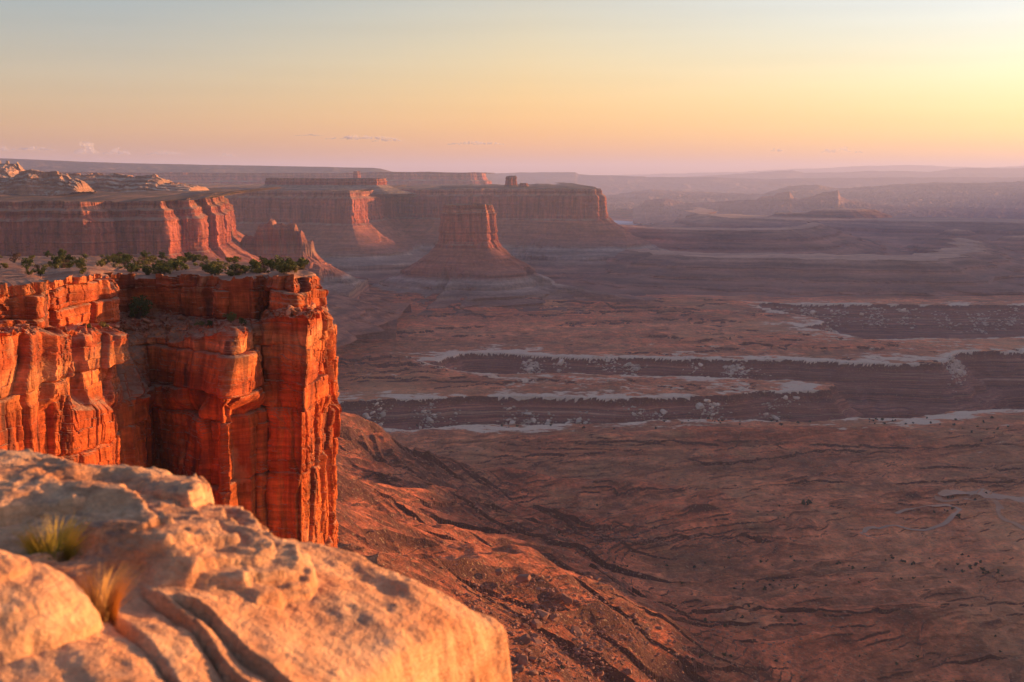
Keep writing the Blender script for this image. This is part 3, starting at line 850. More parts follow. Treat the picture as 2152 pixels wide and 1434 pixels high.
# --- the nearer mesa on the other side of the gap
d1 = 2950
z0, z1 = zp(420, d1), zp(535, d1)
mesa('mesa', [(-420, 2900), (-250, 2760), (-100, 2780), (40, 2820), (140, 2800), (205, 2830), (216, 2860), (222, 2900), (290, 2880), (335, 2870), (342, 2865), (347, 2985), (372, 2990), (400, 2990), (407, 3150), (420, 3155), (432, 3150), (439, 3330), (452, 3335), (462, 3800), (467, 4150), (455, 4260)], 470, 1.9,
     [(0, z0, 0, 1), (5, z0 - 15, 9, 1), (16, z0 - 19, 4, 1), (19, z0 - 34, 10, 1), (28, z0 - 39, 4, 1), (34, z1 + 6, 48, 1), (40, z1, 4, 1), (130, z1 - 60, 18, 2), (240, z1 - 110, 14, 2), (420, z1 - 160, 10, 2)],
     (scrub_mat, WING('near_mesa_wall', z1, z0, 1.8), TAL('near_mesa_talus', z1 - 160, z1, 1.8)),
     'dark shaded red mesa wall rising behind the shrubs on the cliff top', seed=21, bay=13, bay_l=150, flute=7.5, flute_l=17, top_amp=7, top_z=zp(402, 3600) - z0, back_y=4270)
# domes of pale slickrock on that mesa
dome_m = strata_mat('slickrock_dome_mat', -20, 60, [(0, (0.34, 0.16, 0.09)), (.35, (0.42, 0.21, 0.13)), (.6, (0.50, 0.32, 0.22)), (1, (0.52, 0.38, 0.28))], 2.0, 0.2, wob=6, top=(0.50, 0.36, 0.26))


def dome(name, outline, d, thick, base_py, label, seed, rough=1.0, mat=None):
    """a rock hump: skyline outline (px, py) at distance d, rounded in depth"""
    px = np.array([a for a, b in outline], float); py = np.array([b for a, b in outline], float)
    step = d / FPX * 0.9
    x0, x1 = at(px[0], py[0], d)[0], at(px[-1], py[-1], d)[0]
    nx_ = int((x1 - x0) / step); ny_ = int(thick * 2.2 / (step * 1.2))
    u = np.linspace(0, 1, nx_)
    pxx = px[0] + u * (px[-1] - px[0])
    zt_ = at(pxx, np.interp(pxx, px, py), d)[:, 2]
    xx = at(pxx, np.interp(pxx, px, py), d)[:, 0]
    zb_ = zp(base_py, d - thick)
    v = np.linspace(-1.15, 1.15, ny_)
    Xg = np.repeat(xx[None], ny_, 0); Vg = np.repeat(v[:, None], nx_, 1)
    Yg = d + Vg * thick
    vw = Vg + 0.35 * fbm(Xg / (thick * .5), Yg / (thick * .5), 4, 200 + seed)
    prof = np.clip(1 - np.abs(vw) ** 2.6, -0.3, 1)
    tier = np.floor(prof * 4 + 0.4 * fbm(Xg / 30, Yg / 30, 2, 3)) / 4
    prof = prof * .55 + np.clip(tier, 0, 1) * .45
    hgt = np.maximum(zt_[None] - zb_, 2)
    edge = np.minimum(u, 1 - u)[None]
    Zg = zb_ + hgt * prof * np.clip(edge * 40, 0, 1) ** .5
    rg = ridged(Xg / 26, Yg / 26, 3, 210 + seed)
    Zg = Zg - rough * (0.22 * hgt * (1 - rg) * 0.6 * np.clip(prof, 0, 1) * (np.abs(vw) > 0.12)) + rough * 1.2 * fbm(Xg / 9, Yg / 9, 3, 220 + seed)
    o = grid(name, np.stack([Xg, Yg, Zg], -1), mat or dome_m, origin=(float(xx.mean()), d, zb_))
    tag(o, label, 'rock dome')
    return o


dome('slickrock_dome', [(-260, 352), (-160, 338), (-80, 345), (-20, 338), (10, 337), (32, 338), (42, 350), (60, 368), (75, 385)], 3560, 150, 400, 'pale rounded slickrock dome highest on the mesa, catching the sun', 1)
dome('slickrock_dome', [(-60, 375), (-10, 366), (20, 372), (40, 362), (70, 356), (95, 362), (120, 360), (140, 364), (152, 374), (162, 372), (176, 378), (186, 402)], 3250, 75, 404, 'cluster of orange lit sandstone knobs on the mesa bench', 2, 1.5)
dome('slickrock_dome', [(60, 380), (110, 366), (180, 364), (240, 364), (262, 368), (300, 370), (330, 366), (345, 372), (352, 382), (372, 384), (400, 388), (415, 391), (421, 402), (440, 408)], 3780, 140, 405, 'long flat sandstone dome with a pale cliff band on the mesa', 3, .8)

# --- farthest mesa along the skyline
dF = 12000
mesa('mesa', [(-700, 9500), (-300, 10200), (0, 10800), (300, 11200), (560, 11500), (760, 11700), (900, 11800), (985, 11850), (1014, 11900), (1019, 12100), (1016, 12600), (1000, 14500)], 370, 8,
     [(0, zp(363, dF), 0, 1), (14, zp(378, dF), 9, 1), (45, zp(381, dF), 3, 1), (60, zp(400, dF), 14, 1), (420, zp(450, dF), 14, 2), (900, zp(480, dF), 8, 2)],
     (scrub_mat, WING('far_mesa_wall', zp(400, dF), zp(362, dF), 7), TAL('far_mesa_talus', zp(470, dF), zp(400, dF), 7)),
     'farthest long mesa rising to the skyline, hazy and evenly shaded', seed=31, bay=28, bay_l=700, flute=14, flute_l=70, top_amp=10, back=7000, bench=5)
# the slope that climbs behind it
# --- the broken castle ridge
castle_m = strata_mat('castle_rock', -300, -130, [(0, BROWN), (.3, (0.22, 0.09, 0.055)), (.5, RED), (.6, (0.3, 0.14, 0.085)), (.8, DRED), (1, (0.32, 0.12, 0.065))], 2.2, 0.3, wob=5, speck=(0.34, 0.2, 0.14))
castle = empty('castle_ridge', at(570, 540, 3600), 'broken ridge of ruined rock pinnacles below the mesa walls', 'rock ridge')


def ridge_part(name, outline, d, half, base_py, mat, root, seed, jag=2.0, slope=1.0, sc=1.0):
    px = np.array([a for a, b in outline], float); py = np.array([b for a, b in outline], float)
    step = d / FPX * 0.8
    n = int((px[-1] - px[0]) * d / FPX / step)
    pxx = np.linspace(px[0], px[-1], n)
    top = at(pxx, np.interp(pxx, px, py), d)
    zb_ = zp(base_py, d - half * .7)
    m = int(half * 2.4 / (step * 1.1))
    v = np.linspace(-1.2, 1.2, m)
    Xg = np.repeat(top[None, :, 0], m, 0); Yg = d + np.repeat(v[:, None], n, 1) * half
    zt_ = top[None, :, 2] + 0 * Xg
    wob = 0.18 * fbm(Xg / (22 * sc), Yg / (22 * sc), 4, 300 + seed)
    a = np.abs(v[:, None] + wob)
    core = sstep(0.34, 0.20, a)
    skirt = np.clip(1 - a * slope, 0, 1)
    hgt = np.maximum(zt_ - zb_, 0)
    Zg = zb_ + hgt * (0.48 * core + 0.52 * skirt ** 1.2) + jag * fbm(Xg / (8 * sc), Yg / (8 * sc), 3, 310 + seed) + jag * 1.5 * ridged(Xg / (24 * sc), Yg / (24 * sc), 2, 320 + seed) * core
    Zg -= sstep(.85, 1.2, np.abs(v))[:, None] * 40
    Zg -= np.maximum(8 - hgt, 0) * 8
    return grid(name, np.stack([Xg, Yg, Zg], -1), mat, root)


ridge_part('pinnacle_wall', [(476, 560), (480, 492), (483, 478), (488, 480), (490, 500), (505, 508), (515, 494), (535, 498), (545, 474), (562, 470), (570, 459), (576, 459), (578, 469), (600, 471), (622, 468), (628, 484), (636, 484), (640, 500), (648, 508), (656, 505), (659, 525), (664, 535), (680, 552), (720, 575)], 3600, 130, 566, castle_m, castle, 5)
ridge_part('talus_skirt', [(420, 590), (480, 548), (520, 532), (600, 527), (655, 536), (690, 558), (740, 585), (800, 624), (850, 668)], 3590, 240, 612, TAL('castle_talus', -330, -200, 2.2), castle, 6, 1.2, 0.9)

# --- banded benches on the far side of the plain
BEN = lambda nm, lo, hi, u, t=0: strata_mat(nm, lo, hi, [(0, (0.32, 0.115, 0.07)), (.12, (0.15, 0.055, 0.038)), (.24, (0.34, 0.13, 0.08)), (.34, (0.16, 0.06, 0.042)), (.46, (0.32, 0.13, 0.08)), (.55, (0.15, 0.06, 0.042)), (.7, (0.34, 0.14, 0.085)), (.8, (0.17, 0.07, 0.05)), (1, (0.38, 0.19, 0.12))], u, 0.2, wob=(hi - lo) * .014, speck=(0.5, 0.27, 0.18), beds=(.45, 1.5))


_b = NT('bench_top')
bench_top_mat = _b.done(_b.scale_col(_b.mix(_b.rng(_b.noise(_b.vmul(_b.pos, (.4, 1, 1)), 1 / 160, 5, .65), .4, .6), (0.52, 0.27, 0.17), (0.36, 0.17, 0.11)), _b.rng(_b.noise(_b.pos, 1 / 30, 4, .7), .3, .7, .7, 1.3)))


def bench(name, path, pyref, ds, tops, d, label, seed, back=900, bay=60, bay_l=420, mat=None, closed=False, cat='bench', kind=None):
    """tops: list of (offset, py) giving the step profile at distance d"""
    lv = [(0, zp(tops[0][1], d), 0, 1)]
    for i, (o, py) in enumerate(tops[1:]):
        stp = o - tops[i][0] < 30
        lv.append((o, zp(py, d), 6 if stp else 10, 1 if i < 2 else 2))
    lo, hi = lv[-1][1], lv[0][1]
    mt = mat or BEN(name + '_mat_%d' % seed, lo, hi, d / 1400)
    return mesa(name, path, pyref, ds, lv, (bench_top_mat, mt, mt), label, cat, closed, back, seed, bay, bay_l, 10, 60, 6, bench=3, kind=kind, parts=('bench_top', 'upper_ledge', 'lower_slope'))


bench('rock_bench', [(1180, 7600), (1260, 6900), (1330, 6650), (1420, 6560), (1520, 6500), (1620, 6450), (1690, 6600), (1720, 7000), (1700, 8000)], 500, 6,
      [(0, 483), (14, 487), (90, 500), (104, 505), (190, 515), (204, 521), (330, 536), (345, 541), (700, 560)], 6500, 'banded brown bench beyond the lone butte, its top level', 41, back=260)
bench('rock_bench', [(1240, 6200), (1330, 5600), (1400, 5250), (1500, 5120), (1640, 5060), (1740, 5000), (1800, 4980), (1900, 4960), (1960, 5010), (2010, 5200), (2060, 5700), (2080, 6400)], 570, 5,
      [(0, 547), (12, 551), (90, 566), (104, 572), (190, 584), (200, 590), (330, 601), (345, 607), (620, 622)], 4980, 'long stepped brown bench nearer than the other, tapering to a point', 42, back=330)
bench('rock_bench', [(1500, 11500), (1492, 10300), (1530, 9400), (1640, 9000), (1800, 8900), (2000, 8600), (2200, 8300), (2500, 8200)], 480, 9,
      [(0, 462), (20, 466), (160, 476), (185, 484), (400, 497), (425, 503), (800, 525), (830, 531), (1800, 560)], 9000, 'long purple bench in the haze with low hills on it', 43, back=900, bay=130, bay_l=900)
for (pth, d, tops, lab, sd_) in (
        ([(1708, 9600), (1735, 9480), (1775, 9450), (1815, 9500), (1840, 9600), (1800, 9800), (1740, 9800)], 9500, [(0, 441), (30, 446), (60, 449), (170, 462), (260, 469)], 'conical hazy hill with a flat tip on the purple bench', 44),
        ([(1632, 9700), (1650, 9600), (1690, 9600), (1705, 9700), (1670, 9850)], 9650, [(0, 448), (20, 452), (50, 455), (120, 463), (200, 470)], 'low flat hill beside the conical hazy hill', 45),
        ([(1985, 7400), (2005, 7300), (2025, 7320), (2040, 7400), (2010, 7550)], 7350, [(0, 485), (24, 492), (50, 496), (130, 511), (210, 524)], 'rounded dusky hill standing alone in the haze', 46),
        ([(2110, 7000), (2150, 6900), (2250, 6900), (2300, 7100), (2200, 7300)], 6950, [(0, 498), (24, 505), (50, 509), (130, 520), (230, 532)], 'broad dusky hill cut by the edge of the picture', 47)):
    bench('desert_hill', pth, 470, 5, tops, d, lab, sd_, bay=16, bay_l=160, closed=True, cat='hill')

# --- pale dome country and the blue ranges
pale_far = strata_mat('pale_dome_mat', -300, 60, [(0, (0.22, 0.12, 0.09)), (.4, (0.34, 0.19, 0.13)), (.7, (0.46, 0.30, 0.22)), (1, (0.5, 0.36, 0.28))], 16, 0.15, wob=40)
blue_far = strata_mat('range_mat', -300, 300, [(0, (0.2, 0.11, 0.08)), (.5, (0.16, 0.1, 0.08)), (1, (0.13, 0.1, 0.07))], 30, 0.1, wob=40)


def range_(name, outline, d, depth, base_py, mat, label, seed, jag=6, step_px=2.2, kind='structure', cat='hills', feat=1.0, step=0):
    px = np.array([a for a, b in outline], float); py = np.array([b for a, b in outline], float)
    n = int((px[-1] - px[0]) / step_px)
    pxx = np.linspace(px[0], px[-1], n)
    top = at(pxx, np.interp(pxx, px, py), d)
    zb_ = zp(base_py, d - depth)
    m = 90
    v = np.linspace(-1, 0.6, m)
    Yg = d + np.repeat(v[:, None], n, 1) * depth
    Xg = np.repeat(top[None, :, 0], m, 0) * (Yg / d)
    L = depth * .33 * feat
    av = np.abs(v)[:, None]
    zt_ = top[None, :, 2]
    fall = np.clip(1 - av ** 1.15, 0, 1)
    rg = ridged(Xg / L, Yg / L, 4, 400 + seed) + .4 * ridged(Xg / L * 3.7, Yg / L * 3.7, 3, 401 + seed)
    Zg = zb_ + (zt_ - zb_) * fall * (1 - 0.45 * (1 - np.exp(-av * 9)) * (1 - rg * .6)) + jag * fbm(Xg / (L * .14), Yg / (L * .14), 4, 410 + seed) * (0.4 + np.minimum(av * 4, 1))
    if step:
        wz = step * .5 * fbm(Xg / L, Yg / L, 3, 420 + seed)
        Zg = terr(Zg + wz, step, .9) - wz
    o = grid(name, np.stack([Xg, Yg, Zg], -1), mat)
    tag(o, label, cat, kind=kind)
    return o


range_('pale_hills', [(1180, 425), (1280, 410), (1370, 398), (1500, 404), (1600, 408), (1660, 390), (1720, 388), (1760, 396), (1850, 390), (1960, 382), (2060, 384), (2152, 380), (2400, 378)], 19000, 3200, 440, pale_far, 'pale pinkish slickrock hills in the haze', 1, 26, feat=.4)
o_ = range_('castle_hill', [(1330, 436), (1350, 430), (1356, 420), (1372, 419), (1400, 416), (1440, 426), (1500, 424), (1560, 420), (1590, 419), (1600, 412), (1625, 410), (1634, 404), (1660, 401), (1668, 414), (1680, 418), (1712, 410), (1730, 402), (1752, 401), (1762, 399), (1766, 412), (1784, 420), (1830, 428), (1900, 432), (2000, 436), (2200, 440), (2400, 440)], 14500, 1900, 470, strata_mat('castle_hill_mat', -330, -100, [(0, (0.2, 0.1, 0.08)), (.6, (0.26, 0.11, 0.07)), (1, (0.3, 0.12, 0.07))], 12, 0.2), 'hazy reddish ridge with castle like crags', 2, 9, 1.2, feat=.3)
range_('far_hills', [(960, 372), (1010, 364), (1060, 363), (1090, 361), (1210, 361), (1216, 366), (1300, 369), (1400, 372), (1500, 372), (1620, 376), (1700, 374), (1900, 372), (2152, 372), (2400, 372)], 28000, 5000, 420, blue_far, 'blue hazy tableland with a notched end', 3, 30)
range_('far_hills', [(1180, 376), (1300, 372), (1430, 371), (1530, 366), (1560, 365), (1640, 358), (1665, 357), (1690, 362), (1780, 361), (1850, 358), (1960, 360), (2000, 354), (2040, 351), (2090, 353), (2152, 352), (2250, 347), (2420, 345)], 36000, 6000, 410, blue_far, 'dim blue mountain range along the horizon', 4, 40)
range_('far_hills', [(1100, 372), (1250, 369), (1420, 364), (1540, 361), (1640, 356), (1740, 353), (1790, 348), (1850, 347), (1930, 346), (2000, 350), (2080, 351), (2152, 347), (2250, 342), (2420, 342)], 52000, 8000, 400, blue_far, 'palest mountain crest farthest away', 5, 50)

range_('tableland', [(-500, 318), (-250, 324), (0, 332), (60, 334), (200, 340), (300, 343), (450, 346), (600, 349), (780, 352), (800, 354), (825, 361), (880, 364), (960, 372)], 15500, 3600, 384, scrub_mat, 'high gently sloping tableland behind the farthest mesa, dark with scrub', 6, 5, kind=None, cat='tableland', feat=.7)

# unseen rim added on the sunset side, its crest shaped to shade the valley floor
rw = np.array([(1500, -1500, -105), (2250, 900, -200), (2400, 2000, -195), (2500, 2280, -138), (2600, 2560, -90), (2750, 2950, -72), (3600, 4300, 10), (4200, 5400, 205), (4600, 6200, 140), (4900, 7000, 140), (5300, 7900, 215), (5700, 8700, 230), (6900, 10800, 140), (8600, 14000, 40), (10500, 17500, -180), (12500, 21000, -470)], float)
rq, rs = resample(rw, 40)
rv = np.concatenate([np.linspace(-1, -.12, 24), [-.1, -.06, 0, .06, .1], np.linspace(.12, 1, 24)])
dirx, diry = math.sin(SUN_AZ), math.cos(SUN_AZ)
wdt = 700 + rq[:, 2] * 1.0
PX = rq[None, :, 0] + dirx * rv[:, None] * wdt[None] + dirx * 0; PY = rq[None, :, 1] + diry * rv[:, None] * wdt[None]
prf = np.interp(np.abs(rv), [0, .1, .12, .3, 1], [1, .98, .62, .3, 0])
crest = rq[None, :, 2] + 14 * fbm(rq[:, 0] / 300, rq[:, 1] / 300, 4, 900)[None]
PZ = -440 + (crest + 440) * prf[:, None] + 12 * fbm(PX / 120, PY / 120, 3, 901) * (np.abs(rv) > .1)[:, None]
tag(grid('shade_rim', np.stack([PX, PY, PZ], -1), TAL('shade_rim_mat', -440, 200, 4)), 'unseen mesa rim added on the sunset side to shade the valley', 'hills', kind='structure')

far_band = BEN('far_band_mat', -480, -150, 8)
for i_, (ol, d_, dep, bpy_, lb) in enumerate((
        ([(1250, 462), (1290, 452), (1340, 447), (1380, 447), (1400, 452), (1450, 452), (1500, 446), (1560, 446), (1580, 452), (1700, 455), (1760, 450), (1850, 452), (1900, 459), (2000, 462), (2060, 456), (2152, 457), (2400, 458)], 17000, 1800, 474, 'low purple mesas in the haze behind the river'),
        ([(1840, 512), (1900, 505), (1950, 494), (1985, 493), (2010, 500), (2060, 508), (2100, 500), (2152, 499), (2300, 497), (2420, 500)], 8200, 900, 528, 'dusky purple ledges beyond the stepped brown bench'),
        ([(1640, 540), (1700, 534), (1760, 532), (1800, 536), (1900, 538), (1960, 545), (2060, 552), (2152, 556), (2420, 560)], 6600, 700, 585, 'banded mauve tableland above the farthest canyon'))):
    range_('desert_hills', ol, d_, dep, bpy_, far_band, lb, 30 + i_, 5, 1.4, feat=.5, step=22)

# ================================================================== the near cliff
# control columns: rim (px, py, d), foot of the cap (py, d shift), lip of the ledge (px, py, d), middle of the wall, foot of the wall
CC = [
    ((-260, 640, 180), (790, 1), (-270, 800, 172), (-280, 980, 165), (-280, 1300, 160)),
    ((-60, 604, 222), (705, 1), (-70, 720, 214), (-80, 860, 206), (-80, 1300, 200)),
    ((22, 594, 228), (690, 2), (10, 704, 217), (0, 850, 212), (0, 1300, 206)),
    ((60, 590, 231), (690, 1), (50, 702, 223), (40, 850, 218), (44, 1300, 212)),
    ((88, 587, 240), (690, 0), (90, 702, 233), (80, 850, 228), (84, 1300, 222)),
    ((128, 582, 248), (688, 0), (135, 700, 242), (132, 850, 234), (140, 1300, 228)),
    ((172, 577, 258), (684, -1), (180, 699, 250), (186, 850, 241), (194, 1300, 235)),
    ((228, 573, 271), (678, -3), (230, 699, 258), (240, 850, 249), (262, 1300, 243)),
    ((240, 570, 294), (655, -1), (236, 705, 284), (304, 835, 266), (345, 1300, 260)),
    ((320, 573, 296), (660, 2), (312, 709, 285), (316, 850, 283), (358, 1300, 278)),
    ((400, 574, 294), (664, 2), (378, 716, 278), (368, 850, 277), (384, 1300, 271)),
    ((458, 576, 292), (670, 2), (430, 708, 270), (416, 850, 268), (414, 1300, 262)),
    ((466, 576, 285), (672, 1), (496, 697, 265), (470, 850, 258), (478, 1300, 253)),
    ((522, 577, 284), (672, 1), (526, 702, 279), (532, 850, 279), (540, 1300, 274)),
    ((530, 577, 282), (672, 1), (537, 705, 278), (541, 850, 278), (548, 1300, 273)),
    ((560, 578, 290), (668, 0), (553, 690, 288), (556, 850, 288), (561, 1300, 283)),
    ((573, 578, 284), (650, -1), (566, 672, 279), (567, 850, 278), (568, 1300, 274)),
    ((620, 576, 281), (646, -2), (652, 666, 275), (638, 850, 275), (638, 1300, 272)),
    ((658, 580, 295), (645, -2), (676, 664, 298), (688, 850, 301), (690, 1300, 298)),
    ((655, 582, 312), (650, 0), (674, 668, 318), (686, 850, 322), (688, 1300, 320)),
    ((632, 572, 340), (640, 0), (666, 660, 345), (674, 850, 345), (676, 1300, 343)),
    ((530, 560, 390), (630, 0), (590, 650, 395), (600, 850, 395), (600, 1300, 395)),
]
rimc = np.array([at(*c[0]) for c in CC])
capc = np.array([at(c[0][0], c[1][0], c[0][2] + c[1][1]) for c in CC])
lipc = np.array([at(*c[2]) for c in CC])
midc = np.array([at(*c[3]) for c in CC])
ftc = np.array([at(*c[4]) for c in CC])
# the columns: even steps along the mean line, coarser where the picture does not look
mean = (rimc + lipc + midc) / 3
seg = np.hypot(*np.diff(mean[:, :2], axis=0).T)
us = []
for i, L in enumerate(seg):
    st = 0.14 if 1 <= i <= 19 else 0.6
    us.append(i + np.linspace(0, 1, max(int(L / st), 4), endpoint=False))
us = np.concatenate(us + [np.array([len(CC) - 1.0])])
S = np.interp(us, np.arange(len(CC)), np.r_[0, np.cumsum(seg)])
NC = len(us)


def curve(cc):
    return np.stack([np.interp(us, np.arange(len(CC)), cc[:, k]) for k in range(3)], -1)


cr, cp, lp, md, ft = [curve(q) for q in (rimc, capc, lipc, midc, ftc)]
base = ft + np.array([0, 0, -30.0])
step_row = 0.14


def n_rows(a, b):
    return max(int(np.abs(a[:, 2] - b[:, 2]).max() / step_row), 3)


stack = [(cr, cp, 80), (cp, lp, 62), (lp, md, 150), (md, ft, 300)]
Prow = [cr]; lev = [np.zeros(NC)]; tier = [0]
for k, (a, b, r) in enumerate(stack):
    for i in range(1, r + 1):
        t = i / r
        Prow.append(a + (b - a) * t); tier.append(k)
PB = np.stack(Prow, 0); tier = np.array(tier)
# outward directions from the smoothed line
ref = (lp + md + cr) / 3
kk = 41


def sm(a, n):
    k_ = np.hanning(n + 2)[1:-1]; k_ /= k_.sum()
    return np.convolve(np.pad(a, n // 2, 'edge'), k_, 'valid')


# a light smoothing of the control polygon so that corners are rounded rock, not folds
def sm_rows(Q, n):
    out = Q.copy()
    for r_ in range(Q.shape[0]):
        for k_ in (0, 1):
            out[r_, :, k_] = sm(Q[r_, :, k_], n)
    return out


PB = sm_rows(PB, 9)
rx_, ry_ = sm(ref[:, 0], kk), sm(ref[:, 1], kk)
tx_, ty_ = np.gradient(rx_), np.gradient(ry_)
L_ = np.hypot(tx_, ty_) + 1e-9
NX, NY = ty_ / L_, -tx_ / L_


def courses(zs_top, zs_bot, tmin, tmax, seed):
    rng = np.random.default_rng(seed); b = [zs_top]
    while b[-1] > zs_bot: b.append(b[-1] - rng.uniform(tmin, tmax) * (0.6 + 0.8 * rng.random()))
    return np.array(b[::-1])


def blocks(s, z, bounds, wmin, wmax, prot, groove, r0, seed, skew=0.0, roundz=1.0):
    """outward relief of bedded, jointed rock"""
    j = np.clip(np.searchsorted(bounds, z) - 1, 0, len(bounds) - 2)
    zb_, zt_ = bounds[j], bounds[j + 1]
    wj = wmin + (wmax - wmin) * h1(j, seed)
    ss = s + skew * (z - zb_) * (h1(j, seed + 9) - .5) * 2 + 50 * h1(j, seed + 1)
    q = ss / wj
    i = np.floor(q).astype(np.int64)
    def edge(k): return k + 0.55 * (h1(k * 31 + j * 977, seed + 2) - .5)
    lo = edge(i); hi = edge(i + 1)
    under = q < lo; over = q >= hi
    i = i - under.astype(np.int64) + over.astype(np.int64)
    lo = edge(i); hi = edge(i + 1)
    a = (q - lo) * wj; b = (hi - q) * wj
    de = np.minimum(np.minimum(a, b), np.minimum(z - zb_, zt_ - z) / roundz)
    e = np.clip(de / r0, 0, 1)
    pr = prot * (h1(i * 13 + j * 101, seed + 3) - .35)
    tilt = (h1(i * 7 + j * 53, seed + 4) - .5) * 0.8 * prot * ((q - lo) / np.maximum(hi - lo, .05) - .5)
    return pr + tilt + groove * (np.sqrt(1 - (1 - e) ** 2) - 1)


def saw(s, w, amp, seed):
    """angular buttresses: straight flats between jogs"""
    i = np.floor(s / w).astype(np.int64); f = s / w - i
    br = 0.25 + 0.5 * h1(i, seed + 5)
    a = h1(i, seed) - .5; b = h1(i + 1, seed) - .5
    t = np.clip((f - br) / 0.10, 0, 1)
    return amp * (a + (b - a) * t)


Zg = PB[..., 2]; Sg = np.repeat(S[None], len(tier), 0)
Xg, Yg = PB[..., 0], PB[..., 1]
tg = tier[:, None] + 0 * Zg
zs_wob = Zg + 0.5 * vn(Sg / 9, Zg * 0 + 2.2, 7) + 0.25 * vn(Sg / 3, Zg / 3, 8)
s_wob = Sg + 0.7 * vn(Sg / 4, Zg / 5, 9) + 0.8 * vn(Sg / 9, Zg / 14, 10)
cap_b = courses(0, -60, 2.4, 5.5, 3)
led_b = courses(0, -60, 0.6, 1.6, 4)
wall_b = courses(-20, -170, 5.0, 13.0, 5)
sub_b = courses(0, -170, 1.0, 3.0, 6)
D_cap = blocks(s_wob, zs_wob, cap_b, 5, 12, 2.2, 1.0, 0.55, 40, 0.15, 0.8) + 0.6 * saw(s_wob, 7.0, 2.6, 41)
D_led = blocks(s_wob, zs_wob, led_b, 1.5, 5, 2.0, 0.5, 0.3, 50, .3) + 0.5
D_wall = blocks(s_wob, zs_wob, wall_b, 4.5, 10, 2.8, 0.9, 0.5, 60, 0.16, 1.0) + saw(s_wob + 0.15 * Zg, 8.5, 4.2, 61)
D_low = blocks(s_wob, zs_wob, wall_b[::2], 3.5, 8, 2.0, 0.8, 0.45, 70, 0.05, 2.0) + saw(s_wob + 0.05 * Zg, 7.0, 4.0, 71)
W = np.zeros((4,) + Zg.shape, np.float32)
rown = np.arange(len(tier))
bnds = np.cumsum([0] + [q[2] for q in stack])
def band(k, soft):
    a, b = bnds[k], bnds[k + 1]
    return (sstep(a - soft, a + soft, rown) if k else 1) * (1 - sstep(b - soft, b + soft, rown) if k < 3 else 1)
for k, q in enumerate((4, 6, 10, 22)):
    W[k] = (band(k, q) * np.ones(len(tier)))[:, None]
W /= W.sum(0)
# the big plain panel at the end of the promontory is less broken
calm = 1 - 0.75 * sstep(15.9, 16.3, us) * (1 - sstep(17.3, 17.8, us))
calm2 = 1 - 0.6 * sstep(8.3, 8.6, us) * (1 - sstep(11.6, 11.9, us))
D = W[0] * D_cap * calm2[None] + W[1] * D_led + W[2] * D_wall * calm[None] + W[3] * D_low * (0.5 + 0.5 * calm[None])
sub = blocks(s_wob * 1.0, zs_wob, sub_b, 0.9, 3.2, 0.75, 0.28, 0.18, 80, .3)
D = D + sub * (0.55 + 0.45 * vn(Sg / 12, Zg / 12, 81)) * (0.45 + 0.55 * calm[None])
sub2 = blocks(s_wob + .5 * Zg, zs_wob, courses(0, -170, .5, 1.4, 16), .5, 1.7, .36, .14, .1, 90, .5)
D = D + sub2 * sstep(-.2, .5, vn(Sg / 7, Zg / 6, 91))
D = D + 0.22 * fbm3(Xg / 2.2, Yg / 2.2, Zg / 2.2, 3, 82) + 0.9 * fbm3(Xg / 9, Yg / 9, Zg / 12, 2, 83)
# thin bedding laminae
D = D + 0.10 * vn(Zg / 0.55 + 0.4 * vn(Sg / 6, Zg / 6, 85), Sg / 14, 84) * (0.4 + W[0] + W[1])
Vc = np.stack([Xg + NX[None] * D, Yg + NY[None] * D, Zg + (0.3 * fbm3(Xg / 5, Yg / 5, Zg / 2, 3, 86)) * (1 - W[3])], -1)
# the rim itself is broken: blocks missing, slabs standing proud
ci = np.floor((S + 2.5 * vn(S / 7, S * 0, 96)) / 4.2).astype(np.int64)
notch = 1.2 * (h1(ci, 97) ** 2) + .5 * h1(np.floor(S / 1.6).astype(np.int64), 98)
Vc[..., 2] -= notch[None] * sstep(.55, .0, rown / bnds[1])[:, None]
Vc[..., :2] -= (np.stack([NX, NY], -1) * (notch * .8)[:, None])[None] * sstep(.35, .0, rown / bnds[1])[:, None, None]
# rubble roughens the ledge
rub = W[1] * (0.9 * ridged(Xg / 2.2, Yg / 2.2, 3, 88) * sstep(.15, .5, (rown - bnds[1])[:, None] / 62) + 0.5 * fbm(Xg / 1.0, Yg / 1.0, 2, 89))
Vc[..., 2] += rub

cm = NT('cliff_rock')
pos = cm.pos
z_ = cm.sep(pos)[2]
wv = cm.noise(pos, 1 / 9, 4)
zq = cm.math('ADD', z_, cm.math('MULTIPLY', cm.math('SUBTRACT', wv, .5), 5.0))
c = cm.ramp(cm.rng(zq, -90, -16), [(0, (0.56, 0.110, 0.022)), (.30, (0.63, 0.145, 0.032)), (.45, (0.50, 0.088, 0.020)), (.6, (0.58, 0.115, 0.026)), (.68, (0.42, 0.075, 0.022)), (.72, (0.60, 0.15, 0.042)), (.78, (0.64, 0.22, 0.085)), (.81, (0.40, 0.075, 0.025)), (.87, (0.58, 0.125, 0.036)), (.91, (0.42, 0.08, 0.028)), (.95, (0.60, 0.155, 0.05)), (1, (0.62, 0.25, 0.12))])
lam = cm.noise(cm.vmul(pos, (.06, .06, 1)), 1.1, 5, .65)
c = cm.scale_col(c, cm.rng(lam, .3, .7, .62, 1.3))
st = cm.noise(cm.vmul(pos, (1, 1, .05)), .55, 5, .65)
c = cm.scale_col(c, cm.rng(st, .36, .60, .58, 1.12))
vs = cm.math('MULTIPLY', cm.rng(cm.noise(cm.vmul(pos, (1, 1, .03)), .22, 4, .6), .50, .62), cm.rng(cm.noise(pos, .06, 3), .38, .56))
c = cm.mix(cm.math('MULTIPLY', vs, .85), c, (0.07, 0.028, 0.022))
